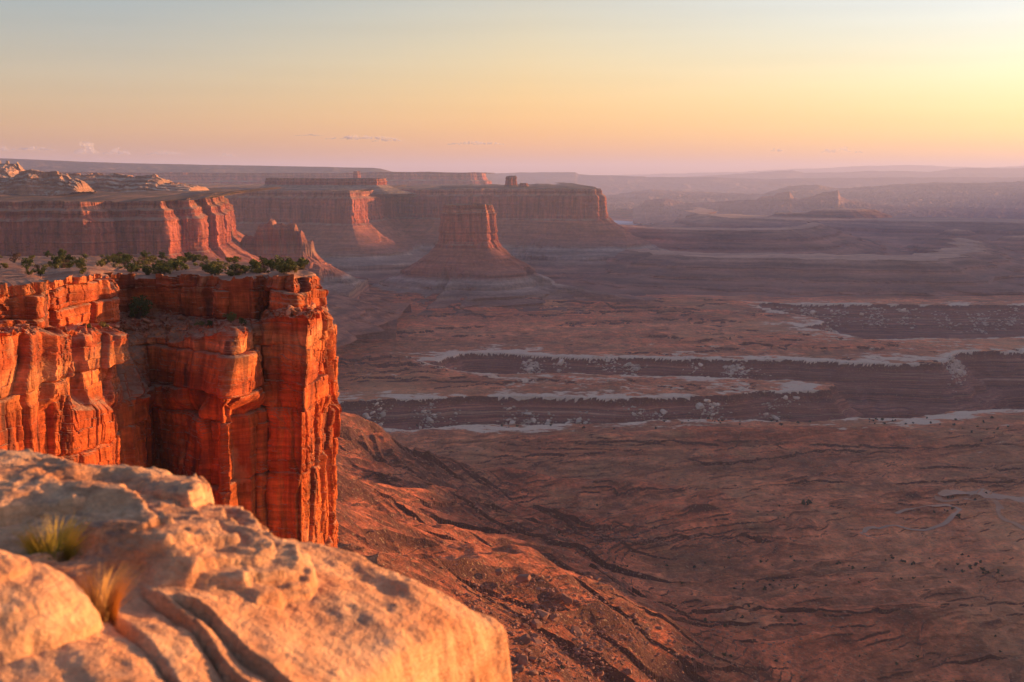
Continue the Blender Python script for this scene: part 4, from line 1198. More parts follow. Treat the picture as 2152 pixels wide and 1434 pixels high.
sc_ = cm.math('MULTIPLY', cm.rng(cm.noise(cm.vmul(pos, (1, 1, .6)), .13, 4, .6), .60, .66), .55)
c = cm.mix(sc_, c, (0.60, 0.26, 0.12))
bl = cm.noise(pos, .16, 5, .6)
c = cm.scale_col(c, cm.rng(bl, .3, .7, .80, 1.5))
up = cm.sep(cm.nrm)[2]
dust = cm.math('MULTIPLY', cm.rng(up, .45, .85), cm.rng(cm.noise(pos, .5, 4), .3, .55))
c = cm.mix(dust, c, cm.mix(cm.noise(pos, .9, 4), (0.40, 0.19, 0.11), (0.50, 0.28, 0.18)))
nb = cm.noise(cm.vmul(pos, (1, 1, 2.2)), .9, 7, .68)
cliff_mat = cm.done(c, cm.bump(nb, .8, .9))
cliff = empty('sandstone_cliff', at(400, 700, 285), 'sunlit red sandstone cliff with shrubs along its top', 'cliff')
i1, i2 = bnds[1], bnds[2]
grid('cap_rock', Vc[:i1 + 1], cliff_mat, cliff)
grid('debris_ledge', Vc[i1:i2 + 1], cliff_mat, cliff)
grid('cliff_wall', Vc[i2:], cliff_mat, cliff)
tal0 = Vc[-1]
tt = np.linspace(0, 1, 40)
TA = tal0[None] + np.stack([NX, NY, 0 * NX], -1)[None] * (tt * 190)[:, None, None]
TA[..., 2] -= (tt * 165)[:, None]
TA[..., 2] += 4 * fbm(TA[..., 0] / 20, TA[..., 1] / 20, 4, 90) * np.minimum(tt * 5, 1)[:, None]
grid('talus_slope', TA[:, ::4], TAL('near_talus', -330, -80, 1.0), cliff)

# the top: slickrock and sand behind the rim
rim0 = Vc[0]
back_pts = np.array([at(a, b, d) for a, b, d in [(-420, 545, 470), (-200, 543, 480), (0, 541, 480), (200, 541, 465), (330, 544, 450), (450, 549, 420), (540, 556, 380), (590, 564, 345), (625, 569, 315), (640, 572, 300)]])
fr = np.clip(us / 17.6, 0, 1)
bk = np.stack([np.interp(fr, np.linspace(0, 1, len(back_pts)), back_pts[:, k]) for k in range(3)], -1)
selu = us <= 19.0
tt = np.r_[0, np.linspace(0.002, 1, 230) ** 1.25]
rims = np.stack([sm(rim0[:, k], 121) for k in range(3)], -1)[selu]
wr_ = np.exp(-tt * 45)[:, None, None]
T = rim0[selu][None] * wr_ + rims[None] * (1 - wr_)
T = T + (bk[selu] - rims)[None] * tt[:, None, None]


def top_relief(x, y):
    b = 0.55 * fbm(x / 14, y / 14, 4, 91) + 0.18 * fbm(x / 3, y / 3, 3, 92)
    q = terr(b * 3, .55, .9) / 3
    return 0.3 * b + 0.6 * q


ramp_in = np.clip(tt * 10, 0, 1)[:, None]
T[..., 2] += top_relief(T[..., 0], T[..., 1]) * ramp_in + 0.35 * ramp_in
tm = NT('clifftop_rock')
pos = tm.pos
n1 = tm.noise(pos, .09, 4); n2 = tm.noise(pos, .8, 5, .7)
c = tm.mix(tm.rng(n1, .4, .6), (0.46, 0.23, 0.14), (0.38, 0.155, 0.085))
c = tm.scale_col(c, tm.rng(n2, .3, .7, .75, 1.2))
top_mat = tm.done(c, tm.bump(n2, .4, .7))
grid('plateau_top', T[::-1], top_mat, cliff)
ctop_sel = us[selu]


def on_top(u, t):
    """a point of the cliff top: u along the rim, t from rim (0) to back (1)"""
    k = int(np.argmin(np.abs(ctop_sel - u)))
    j = int(np.argmin(np.abs(tt - t)))
    return T[j, k]


# ================================================================== shrubs
rnd = random.Random(5)
leaf_mats = {
    'juniper': simple_mat('juniper_leaf', (0.07, 0.085, 0.025), (0.13, 0.135, 0.04), 1.4),
    'olive': simple_mat('olive_leaf', (0.17, 0.145, 0.045), (0.26, 0.21, 0.065), 1.4),
    'sage': simple_mat('sage_leaf', (0.24, 0.18, 0.095), (0.34, 0.25, 0.13), 1.4),
    'yellow': simple_mat('yellow_leaf', (0.34, 0.22, 0.04), (0.22, 0.17, 0.04), 1.4),
    'brown': simple_mat('twig_leaf', (0.17, 0.095, 0.06), (0.12, 0.07, 0.05), 1.4),
}
bark = simple_mat('bark', (0.10, 0.065, 0.045), (0.16, 0.11, 0.08), 3)


def shrub_meshes(seed, w, h, nleaf, leaf, lobes, tall=0.25, spiky=False):
    rg = np.random.default_rng(seed)
    cs = []
    for i in range(lobes):
        a = rg.uniform(0, 6.283); r = w * .5 * rg.uniform(.1, .95)
        rr = w * rg.uniform(.10, .24)
        cs.append((r * math.cos(a), r * math.sin(a), h * rg.uniform(tall, .95), rr, rr * rg.uniform(.7, 1.1)))
    V = []; F = []
    for i in range(nleaf):
        cx, cy, cz, rr, rz = cs[rg.integers(lobes)]
        d = rg.normal(size=3); d /= np.linalg.norm(d)
        q = rg.uniform(.45, 1.05) ** .6
        c_ = np.array([cx, cy, cz]) + d * np.array([rr, rr, rz]) * q
        c_[2] = max(c_[2], 0.04 * h)
        n = rg.normal(size=3); n /= np.linalg.norm(n)
        if spiky: n[2] *= .2
        t1 = np.cross(n, rg.normal(size=3)); t1 /= np.linalg.norm(t1); t2 = np.cross(n, t1)
        s1, s2 = leaf * rg.uniform(.5, 1.3), leaf * rg.uniform(.35, .9)
        k = len(V)
        V += [c_ - t1 * s1 - t2 * s2 * .6, c_ + t1 * s1 * .8 - t2 * s2, c_ + t1 * s1 + t2 * s2 * .7, c_ - t1 * s1 * .7 + t2 * s2]
        F.append((k, k + 1, k + 2, k + 3))
    crown = (np.array(V), np.array(F))
    V = []; F = []
    for cx, cy, cz, rr, rz in cs:
        p0 = np.array([cx * .12, cy * .12, -.25]); p2 = np.array([cx, cy, cz]); p1 = (p0 + p2) / 2 + np.array([-cx, -cy, 0]) * .2
        for a, b, r0, r1 in ((p0, p1, .05 * w * .6, .035 * w * .6), (p1, p2, .035 * w * .6, .008 * w)):
            k = len(V)
            for q, r in ((a, r0), (b, r1)):
                for e in range(5):
                    V.append(q + np.array([math.cos(e * 1.2566) * r, math.sin(e * 1.2566) * r, 0]))
            F += [(k + e, k + (e + 1) % 5, k + 5 + (e + 1) % 5, k + 5 + e) for e in range(5)]
    return crown, (np.array(V), np.array(F))


PROTO = {}
for kind, n_, w_, h_, nl, lf, lb in (('juniper', 5, 2.5, 2.0, 1000, .11, 13), ('olive', 5, 2.3, 1.3, 720, .10, 12), ('sage', 4, 2.0, .8, 520, .09, 10), ('yellow', 2, 1.6, 1.0, 420, .09, 7), ('brown', 3, 2.2, 1.5, 420, .075, 11)):
    PROTO[kind] = []
    for k in range(n_):
        cr_, tr_ = shrub_meshes(1000 + hash(kind) % 1 + k * 7 + len(kind), w_, h_, nl, lf, lb, spiky=kind in ('yellow', 'brown'))
        PROTO[kind].append((cr_, tr_, {}))
NAMES = {'juniper': 'juniper_bush', 'olive': 'scrub_bush', 'sage': 'sage_bush', 'yellow': 'rabbitbrush', 'brown': 'twiggy_bush'}
CAT = {'juniper': 'juniper', 'olive': 'bush', 'sage': 'sagebrush', 'yellow': 'bush', 'brown': 'bush'}


def put_shrub(kind, loc, s=1.0, label=None, group=None, var=None):
    var = rnd.randrange(len(PROTO[kind])) if var is None else var
    cr_, tr_, cache = PROTO[kind][var]
    if 'o' not in cache:
        root = empty(NAMES[kind], (0, 0, 0))
        raw_mesh('crown', cr_[0], cr_[1], leaf_mats[kind], root)
        raw_mesh('trunk', tr_[0], tr_[1], bark, root)
        cache['o'] = root
    else:
        root = copy_tree(cache['o'])
    root.location = [float(v) for v in loc]
    root.rotation_euler = (0, 0, rnd.uniform(0, 6.28))
    root.scale = (s * rnd.uniform(.85, 1.15), s * rnd.uniform(.85, 1.15), s * rnd.uniform(.85, 1.1))
    for k in ('label', 'group'):
        if k in root.keys(): del root[k]
    return tag(root, label, CAT[kind], group)


LAB = {'juniper': 'dark green juniper bush in the scrub band along the cliff top',
       'olive': 'olive green bush in the scrub band along the cliff top',
       'sage': 'low grey green sagebrush in the scrub band along the cliff top',
       'yellow': 'yellow blooming bush among dark bushes on the cliff top',
       'brown': 'bare brown twiggy bush among the green ones on the cliff top'}
for u_, t_, kd, s_, lb in ((2.05, .14, 'olive', 1.55, 'large olive bush at the rim by the picture edge, taller than its neighbours'),
                           (2.1, .30, 'juniper', 1.3, 'dark juniper behind the large olive bush at the picture edge'),
                           (4.0, .62, 'brown', 1.9, 'biggest bare brown bush, standing above the scrub band'),
                           (16.2, .25, 'juniper', 1.3, 'dark rounded juniper on the last slabs before the promontory tip'),
                           (14.2, .55, 'juniper', 1.5, 'tall split juniper where the scrub band thins out')):
    put_shrub(kd, on_top(u_, t_), s_, lb)
rim_px = CX + FPX * T[0, :, 0] / (T[0, :, 1] * CP - T[0, :, 2] * SP)
rim_px[ctop_sel > 17.4] = 1e9
cnt = 0
while cnt < 292:
    u_ = rnd.uniform(1.6, 17.0)
    # even along the rim, not along the control columns
    k_ = int(np.argmin(np.abs(rim_px - (rnd.uniform(-30, 340) if cnt < 165 else rnd.uniform(300, 615)))))
    u_ = ctop_sel[k_]
    t_ = rnd.uniform(.04, .98) ** 1.15
    p = on_top(u_, t_)
    den = float(fbm(np.array([p[0] / 16]), np.array([p[1] / 16]), 3, 95)[0])
    lim = .22 if u_ < 8 else (.03 if u_ < 12.5 else .14)
    if t_ < lim and rnd.random() < .93: continue
    if den < -.12 and rnd.random() < .5: continue
    kd = rnd.choices(('juniper', 'olive', 'sage', 'yellow', 'brown'), (.22, .30, .28, .08, .12))[0]
    put_shrub(kd, p, rnd.uniform(.55, 1.15) * (1.12 if kd == 'juniper' else 1), LAB[kd], 'scrub on the cliff top')
    cnt += 1
# on the ledge below
def on_ledge(px, row_t):
    r_ = int(i1 + row_t * (i2 - i1))
    row = Vc[r_]
    pxr = CX + FPX * row[:, 0] / (row[:, 1] * CP - row[:, 2] * SP)
    ok = (us > 1) & (us < 19)
    k_ = np.where(ok)[0][np.argmin(np.abs(pxr[ok] - px))]
    return row[k_]
for px_, rt, kd, s_, lb in ((290, .25, 'juniper', 2.0, 'big round juniper in the shaded alcove under the cliff cap'),
                            (420, .45, 'olive', 1.2, 'low olive bush on the debris ledge below the cap rock'),
                            (440, .5, 'juniper', .8, 'small dark bush next to the low olive one on the debris ledge'),
                            (485, .5, 'juniper', .9, 'dark bush on the ledge under the sunlit corner of the cap'),
                            (512, .6, 'juniper', .7, 'smallest dark bush at the ledge end beside the chimney crack'),
                            (218, .7, 'olive', .9, 'olive bush on the sunlit lip by the alcove'),
                            (186, .8, 'olive', .8, 'small bush on top of the rounded sunlit columns')):
    put_shrub(kd, on_ledge(px_, rt) + np.array([0, -.3, 0]), s_, lb)

# ================================================================== boulders
def boulder_mesh(seed, slab=1.0):
    rg = np.random.default_rng(seed)
    g = (1 + 5 ** .5) / 2
    n = 260
    i = np.arange(n) + .5
    ph = np.arccos(1 - 2 * i / n); th = math.pi * (1 + 5 ** .5) * i
    Dv = np.stack([np.cos(th) * np.sin(ph), np.sin(th) * np.sin(ph), np.cos(ph)], -1)
    # cut by random planes: an angular block
    pl = rg.normal(size=(11, 3)); pl /= np.linalg.norm(pl, axis=1)[:, None]
    pl = np.vstack([pl, [[0, 0, 1], [0, 0, -1], [1, .1, 0], [-1, .1, 0], [0, 1, .1], [0, -1, .1]]])
    off = rg.uniform(.62, 1.0, len(pl)); off[11:] = rg.uniform(.6, .85, 6)
    dots = Dv @ pl.T
    r = np.min(np.where(dots > 1e-3, off[None] / np.maximum(dots, 1e-3), 9), axis=1)
    return Dv * r[:, None] * np.array([1, rg.uniform(.7, 1), slab * rg.uniform(.5, .85)])


import bmesh
BM = []
for k in range(8):
    bm = bmesh.new()
    for v in boulder_mesh(500 + k): bm.verts.new(v)
    bmesh.ops.convex_hull(bm, input=bm.verts)
    loose = [v for v in bm.verts if not v.link_faces]
    for v in loose: bm.verts.remove(v)
    bm.verts.index_update()
    me = bpy.data.meshes.new('boulder')
    bm.to_mesh(me); bm.free()
    BM.append(me)


def rockm(name, a, b, scale):
    m = NT(name)
    g = m.t.nodes.new('ShaderNodeObjectInfo')
    n = m.noise(m.pos, scale, 5, .65)
    c = m.scale_col(m.mix(m.rng(n, .3, .7), a, b), m.rng(g.outputs['Random'], 0, 1, .72, 1.22))
    return m.done(c, m.bump(n, .35 / scale * .25))


pale_rock = rockm('pale_boulder', (0.66, 0.43, 0.30), (0.82, 0.58, 0.42), .25)
red_rock = rockm('red_boulder', (0.26, 0.10, 0.06), (0.36, 0.17, 0.11), .3)
near_rock = rockm('ledge_boulder', (0.40, 0.13, 0.055), (0.48, 0.24, 0.15), .9)
MESHES = {}
for nm, mt in (('pale', pale_rock), ('red', red_rock), ('near', near_rock)):
    MESHES[nm] = []
    for me in BM:
        q = me.copy(); q.materials.clear(); q.materials.append(mt); q.name = 'boulder'
        MESHES[nm].append(q)


def put_boulder(kind, p, s, label, group, sink=.25):
    o = bpy.data.objects.new('boulder', rnd.choice(MESHES[kind]))
    COL.objects.link(o)
    o.location = (float(p[0]), float(p[1]), float(p[2]) + s * (.5 - sink))
    o.rotation_euler = (rnd.uniform(-.5, .5), rnd.uniform(-.5, .5), rnd.uniform(0, 6.28))
    o.scale = (s * rnd.uniform(.8, 1.35), s * rnd.uniform(.7, 1.1), s * rnd.uniform(.6, 1.1))
    return tag(o, label, 'boulder', group)


ICO = []
for me in BM:
    V = np.zeros(len(me.vertices) * 3); me.vertices.foreach_get('co', V)
    V = V.reshape(-1, 3)
    rg = np.random.default_rng(len(ICO))
    ICO.append((V, np.array([p.vertices[:] for p in me.polygons])))


def rubble(name, pts, sizes, mat, label, seed):
    rg = np.random.default_rng(seed)
    VV = []; FF = []; k = 0
    octv = np.array([[1, 0, 0], [-1, 0, 0], [0, 1, 0], [0, -1, 0], [0, 0, 1], [0, 0, -1], [.7, .7, .5], [-.7, .6, .5], [.6, -.7, .5], [-.6, -.7, .5]], float)
    F = np.array([[0, 6, 4], [6, 2, 4], [2, 7, 4], [7, 1, 4], [1, 9, 4], [9, 3, 4], [3, 8, 4], [8, 0, 4], [0, 2, 6], [2, 1, 7], [1, 3, 9], [3, 0, 8]])
    for p, s in zip(pts, sizes):
        a = rg.uniform(0, 6.283); ca, sa = math.cos(a), math.sin(a)
        V = octv * (1 + rg.uniform(-.35, .3, (10, 1))) * np.array([s * rg.uniform(.8, 1.4), s * rg.uniform(.6, 1), s * rg.uniform(.45, .9)])
        tl = rg.uniform(-.5, .5)
        V = np.stack([V[:, 0], V[:, 1] * math.cos(tl) - V[:, 2] * math.sin(tl), V[:, 1] * math.sin(tl) + V[:, 2] * math.cos(tl)], -1)
        V = np.stack([V[:, 0] * ca - V[:, 1] * sa, V[:, 0] * sa + V[:, 1] * ca, V[:, 2]], -1) + p + np.array([0, 0, s * .1])
        VV.append(V); FF.append(F + k); k += 10
    o = raw_mesh(name, np.vstack(VV), np.vstack(FF), mat)
    return tag(o, label, 'rubble', kind='stuff')


# pale blocks tumbled below the rim of the canyon: where the wall faces the camera
rgn = np.random.default_rng(77)


def wall_points(n, piles, poly, din=(6, 62)):
    out = []
    tries = 0
    while len(out) < n and tries < 200:
        tries += 1
        k = rgn.integers(len(piles), size=4000)
        pp = np.array(piles)[k]
        a = pp[:, 0] + rgn.normal(size=4000) * pp[:, 2] * .42
        b = pp[:, 1] + rgn.normal(size=4000) * pp[:, 3]
        P_ = hit(a, b, RIM - 25)
        x, y = P_[:, 0], P_[:, 1]
        sd = -poly_sd(x, y, poly)
        m = (sd > din[0]) & (sd < din[1])
        x, y = x[m], y[m]
        out += list(zip(x, y))
    out = np.array(out[:n])
    z = ground_z(out[:, 0], out[:, 1])
    return np.column_stack([out, z])


PILE_A = [(790, 868, 30, 8), (900, 878, 30, 9), (960, 880, 24, 7), (1075, 872, 26, 8), (1110, 868, 24, 8), (1150, 875, 26, 8), (1210, 872, 30, 9), (1350, 868, 34, 10), (1385, 862, 26, 9), (1475, 855, 24, 10), (1500, 862, 26, 10), (1530, 845, 20, 8), (1620, 845, 34, 9), (1655, 838, 24, 7)]
PILE_B = [(940, 768, 20, 4), (1115, 772, 26, 5), (1180, 764, 26, 6), (1250, 764, 30, 6), (1285, 766, 26, 6), (1330, 770, 26, 5), (1460, 770, 30, 5), (1545, 778, 30, 6), (1600, 770, 30, 5), (1700, 765, 60, 4), (2010, 760, 20, 8), (2005, 775, 18, 8)]
PILE_C = [(1650, 645, 24, 4), (1700, 652, 30, 5), (1760, 650, 40, 5), (1840, 655, 40, 7), (1900, 652, 40, 6), (1985, 670, 40, 8), (2060, 660, 40, 8), (2120, 655, 40, 7), (1740, 690, 30, 6), (1770, 697, 24, 5)]
for piles, poly, nb, ns, smin, smax, lab, grp, rl in (
        (PILE_A, CAN_A, 110, 2000, 3.6, 10, 'pale boulder fallen below the nearest white canyon rim', 'boulders under the nearest white rim', 'pale rubble spilled below the nearest white canyon rim'),
        (PILE_B, CAN_A, 45, 1600, 5, 11, 'pale boulder on the dark wall of the second canyon', 'boulders on the second canyon wall', 'pale rubble on the dark wall of the second canyon'),
        (PILE_C, CAN_B, 30, 1500, 7, 14, 'pale boulder on the wall of the farthest canyon', 'boulders on the farthest canyon wall', 'pale rubble on the wall of the farthest canyon')):
    P_ = wall_points(nb + ns, piles, poly)
    sz = smin + (smax - smin) * rgn.random(nb) ** 3.2
    for p, s in zip(P_[:nb], sz):
        put_boulder('pale', p, s, lab, grp)
    rubble('rubble', P_[nb:], (smin * .22 + smin * .75 * rgn.random(len(P_) - nb) ** 2), pale_rock, rl, 9)


def slope_points(n, cx, cy, sx, sy, z0):
    a = cx + rgn.normal(size=n) * sx; b = cy + rgn.normal(size=n) * sy
    P_ = hit(a, b, z0)
    for _ in range(6):
        z = ground_z(P_[:, 0], P_[:, 1])
        P_ = np.array([hit(i, j, k) for i, j, k in zip(a, b, z)])
    return P_


P_ = np.vstack([slope_points(700, 1150, 1330, 70, 60, -310), slope_points(350, 1280, 1380, 70, 45, -340), slope_points(450, 1300, 1130, 50, 14, -350), slope_points(500, 1560, 970, 110, 14, -385), slope_points(300, 1010, 1250, 60, 30, -290), slope_points(300, 1900, 975, 120, 18, -390)])
nbig = 70
for p in P_[rgn.permutation(1050)[:nbig]]:
    put_boulder('red', p, 2.2 + 4.0 * rgn.random() ** 2.5, 'brown boulder on the rocky slope below the bench edge', 'boulders on the rocky slope')
P_ = np.vstack([P_, slope_points(900, 900, 960, 130, 50, -320), slope_points(900, 1050, 1080, 170, 50, -320), slope_points(700, 1500, 1350, 200, 50, -370), slope_points(500, 1250, 985, 200, 25, -370), slope_points(2200, 1190, 1310, 80, 70, -310), slope_points(700, 1420, 1150, 120, 16, -355)])
rubble('scree', P_, .45 + 1.7 * rgn.random(len(P_)) ** 3, red_rock, 'brown scree scattered over the lower slopes', 10)

# blocks on the ledge of the near cliff
for k in range(34):
    px_ = rnd.choice([rnd.uniform(585, 688), rnd.uniform(585, 688), rnd.uniform(330, 420), rnd.uniform(5, 60), rnd.uniform(235, 330)])
    p = on_ledge(px_, rnd.uniform(.15, .9))
    put_boulder('near', p, .35 + 1.1 * rnd.random() ** 2, 'orange block lying on the debris ledge of the near cliff', 'blocks on the cliff ledge', .4)
pts = [on_ledge(rnd.choice([rnd.uniform(575, 692), rnd.uniform(575, 692), rnd.uniform(250, 430), rnd.uniform(-20, 80)]), rnd.uniform(.1, .98)) for k in range(900)]
rubble('debris', np.array(pts), .12 + .35 * rgn.random(900) ** 2, near_rock, 'broken red stones strewn along the cliff ledge', 12)

# shrubs on the valley floor
val = simple_mat('valley_shrub_leaf', (0.05, 0.055, 0.028), (0.085, 0.08, 0.04), .3)
VS = []
for k in range(4):
    cr_, tr_ = shrub_meshes(2000 + k, 4.2, 2.8, 90, .65, 6)
    VS.append(cr_)
vs_me = []
for k, cr_ in enumerate(VS):
    o = raw_mesh('desert_shrub', cr_[0], cr_[1], val); vs_me.append(o.data); bpy.data.objects.remove(o)


def put_vs(p, s, lab, grp):
    o = bpy.data.objects.new('desert_shrub', rnd.choice(vs_me)); COL.objects.link(o)
    o.location = [float(v) for v in p]; o.rotation_euler = (0, 0, rnd.uniform(0, 6.28)); o.scale = (s, s, s * .9)
    return tag(o, lab, 'shrub', grp)


VSPOTS = [(1690, 1057, 5, 3, 5, 1.5), (1640, 1080, 60, 10, 5, .8), (1560, 1290, 80, 20, 8, .8), (1800, 1185, 150, 12, 26, .9), (2080, 1200, 60, 10, 16, .9), (2000, 1065, 45, 14, 14, 1.0), (1760, 1225, 140, 6, 16, .7),
      (1560, 1232, 60, 5, 14, .8), (1250, 1130, 60, 22, 12, .7), (1000, 1130, 40, 8, 8, .7), (1350, 1190, 60, 10, 8, .6), (1900, 1370, 200, 30, 16, .6), (1500, 1380, 100, 30, 10, .6), (1180, 1410, 40, 8, 6, .7)]
for cx_, cy_, sx_, sy_, n_, s_ in VSPOTS:
    for p in slope_points(n_, cx_, cy_, sx_, sy_, -390):
        put_vs(p, s_ * rnd.uniform(.5, 1.3), 'small dark green shrub dotted on the valley floor below the white rim', 'shrubs on the valley floor')
for p in np.vstack([slope_points(10, 1480, 886, 60, 3, RIM), slope_points(16, 1830, 885, 80, 5, RIM), slope_points(14, 2040, 895, 60, 12, RIM), slope_points(8, 1150, 897, 120, 3, RIM), slope_points(10, 1650, 890, 100, 3, RIM)]):
    put_vs(p, rnd.uniform(.6, 1.6), 'dark shrub on the pale slickrock along the white rim', 'shrubs along the white rim')

# ================================================================== the rock at the camera's feet
def fg_rock(name, lichen):
  fm = NT(name)
  pos = fm.pos
  n1 = fm.noise(fm.vmul(pos, (1, 1, 3)), 3.2, 5, .65); n2 = fm.noise(pos, 14, 5, .7); n3 = fm.noise(fm.vmul(pos, (2, .7, 6)), 9, 4, .65)
  c = fm.mix(fm.rng(n1, .38, .62), (0.66, 0.29, 0.14), (0.82, 0.45, 0.24))
  c = fm.mix(fm.rng(fm.noise(pos, 1.7, 4), .52, .66, 0, .8), c, (0.56, 0.21, 0.09))
  c = fm.scale_col(c, fm.rng(n2, .3, .7, .8, 1.15))
  li = fm.math('MULTIPLY', fm.rng(n3, .50, .60), fm.rng(fm.noise(pos, 2.3, 3), .40, .58))
  c = fm.mix(fm.math('MULTIPLY', li, lichen), c, (0.22, 0.145, 0.115))
  n4 = fm.noise(pos, 55, 4, .75)
  c = fm.scale_col(c, fm.rng(n4, .3, .7, .82, 1.15))
  return fm.done(c, fm.bump(n4, .006, .8, fm.bump(fm.math('ADD', n2, fm.math('MULTIPLY', n3, .7)), 0.024, 1.0)))


fg_mat = fg_rock('foreground_rock', .35)
ledge_mat = fg_rock('lichened_rock', .6)


def fgpoly(pts, plane):
    return np.array([hit(a, b, *plane)[:2] for a, b in pts])


def fgpoly_z(pts, zf):
    out = []
    for a, b in pts:
        q = hit(a, b, -1.5)
        for _ in range(8): q = hit(a, b, zf(float(q[0])))
        out.append(q[:2])
    return np.array(out)


def tip(x):
    return -.22 * np.maximum(np.asarray(x) + .40, 0) - .13 * np.maximum(np.asarray(x) + 1.0, 0)


def rock_piece(name, pts, plane, res, relief, drop_slope, bottom, label, seed, pad=.6, rnd_r=.05, wob=.03, cat='rock'):
    poly = fgpoly_z(pts, lambda x: plane[0] + plane[1] * x + float(tip(x))) if name == 'sandstone_slab' else fgpoly(pts, plane)
    x0, y0 = poly.min(0) - pad; x1, y1 = poly.max(0) + pad
    x0 = max(x0, -3.6)
    nx_, ny_ = int((x1 - x0) / res), int((y1 - y0) / res)
    X, Y = np.meshgrid(np.linspace(x0, x1, nx_), np.linspace(y0, y1, ny_))
    sd = poly_sd(X, Y, poly)
    sd = sd + wob * (fbm(X / .25, Y / .25, 4, 600 + seed) + .5 * fbm(X / .06, Y / .06, 2, 601 + seed))
    top = plane[0] + plane[1] * X + plane[2] * Y
    Z = top + relief(X, Y, sd)
    e = np.clip((sd + rnd_r) / rnd_r, 0, 1)
    Z = Z - rnd_r * .55 * (1 - np.sqrt(np.clip(1 - e * e, 0, 1))) 
    o_ = np.maximum(sd, 0)
    prof = np.where(o_ > 0, o_ * drop_slope, 0)
    prof = prof + np.minimum(prof, .25) * .25 * fbm(X / .10, Y / .10, 3, 602 + seed)
    Z = np.maximum(Z - prof, bottom)
    org = (float(poly[:, 0].mean()), float(poly[:, 1].mean()), float(top.min()))
    o = grid(name, np.stack([X, Y, Z], -1), fg_mat if name == 'sandstone_slab' else ledge_mat, smooth=True, keep=(Z > bottom + 1e-4), origin=org)
    return tag(o, label, cat)


PL0 = (-1.56, -.10, 0.0)
sl_pts = [(250, 1070), (420, 1105), (545, 1124), (600, 1124), (680, 1143), (760, 1165), (830, 1195), (900, 1224), (960, 1248), (1010, 1271), (1046, 1290), (1066, 1308), (1020, 1314),
          (975, 1318), (915, 1325), (881, 1339), (850, 1354), (798, 1389), (774, 1408), (714, 1430), (640, 1470), (500, 1560), (200, 1640), (-350, 1640), (-450, 1110)]


CRACKS = [  # beds that crop out across the slab: px line, step height, groove depth
    ([(300, 1272), (330, 1292), (400, 1338), (440, 1372), (480, 1408), (560, 1470)], .045, .05),
    ([(372, 1296), (430, 1318), (470, 1345), (520, 1378), (600, 1420), (690, 1452)], .05, .06),
    ([(200, 1300), (260, 1345), (330, 1400), (400, 1470)], .03, .03),
]


def plates(X, Y, L, lev, seed, aniso=1.0):
    """flat flakes of rock with crisp broken edges"""
    v = fbm(X / L, Y / (L * aniso), 4, seed) + .12 * fbm(X / (L * .12), Y / (L * .12), 3, seed + 7)
    k = v * lev; f = np.floor(k); t = k - f
    return (f + .22 * t + .78 * sstep(.93, 1.0, t)) / lev


def rel_slab(X, Y, sd):
    wx = X + .012 * fbm(X / .3, Y / .3, 3, 616); wy = Y + .012 * fbm(X / .3 + 7, Y / .3, 3, 617)
    d = .028 * fbm(X / .6, Y / .6, 3, 611) + tip(X)
    ro = .055 * plates(X * .83 + Y * .55, Y * .83 - X * .55, .42, 9, 612, 2.2) + .006 * fbm(X / .06, Y / .06, 3, 618)
    for pts, st, gd in CRACKS:
        w2 = hit(np.array([a for a, b in pts]), np.array([b for a, b in pts]), *PL0)[:, :2]
        dd = line_dist(wx, wy, w2)
        t = np.interp(wy, w2[::-1, 1], w2[::-1, 0])
        side = wx - t
        ends = sstep(w2[-1, 1] - .05, w2[-1, 1] + .05, wy) * sstep(w2[0, 1] + .1, w2[0, 1] - .1, wy)
        d = d + ends * (np.where(side > 0, .5 * st * np.exp(-dd / .30), 0) - .4 * gd * np.exp(-(dd / .012) ** 2) * (side <= 0.01) - np.where(side <= 0, st * .5 * np.exp(-dd / .10), 0))
    sand = np.exp(-(((X + .47) / .22) ** 2 + ((Y - 4.5) / .20) ** 2)) + .8 * np.exp(-(((X + .85) / .10) ** 2 + ((Y - 4.2) / .30) ** 2))
    d = d + ro * (1 - .9 * np.clip(sand, 0, 1)) - .03 * sand
    d = d + .05 * np.clip(-sd / .6, 0, 1)
    return d


rock_piece('sandstone_slab', sl_pts, PL0, .0105, rel_slab, 7.0, -3.4, 'broad pale sandstone slab whose blunt end juts over the valley', 1, pad=.45)
PL1 = (-1.48, -.05, 0.0)
st_pts = [(-400, 1010), (0, 1010), (300, 1000), (425, 1000), (440, 1015), (455, 1038), (478, 1062), (500, 1085), (525, 1108), (546, 1126), (575, 1145), (605, 1165), (640, 1190), (650, 1208), (638, 1220), (590, 1238), (545, 1258),
          (508, 1262), (500, 1284), (430, 1284), (335, 1290), (285, 1304), (230, 1340), (150, 1370), (-400, 1380)]


def rel_step(X, Y, sd):
    ins = np.clip(-sd, 0, 2) + .05 * fbm(X / .2, Y / .2, 3, 621)
    d = np.interp(ins, [0, .05, .055, .16, .165, .3, .305, .48, .485, .8, .805, 1.4], [0, .004, .045, .048, .085, .088, .12, .125, .155, .16, .19, .20])
    d = d + .15 * plates(X, Y, 1.1, 12, 626, .55) + .016 * plates(X, Y, .22, 4, 627)
    return d + .006 * fbm(X / .45, Y / .45, 3, 622) + .004 * ridged(X / .20, Y / .13, 3, 623) * sstep(-.2, .3, fbm(X / .5, Y / .5, 2, 625)) + .003 * fbm(X / .05, Y / .05, 3, 624)


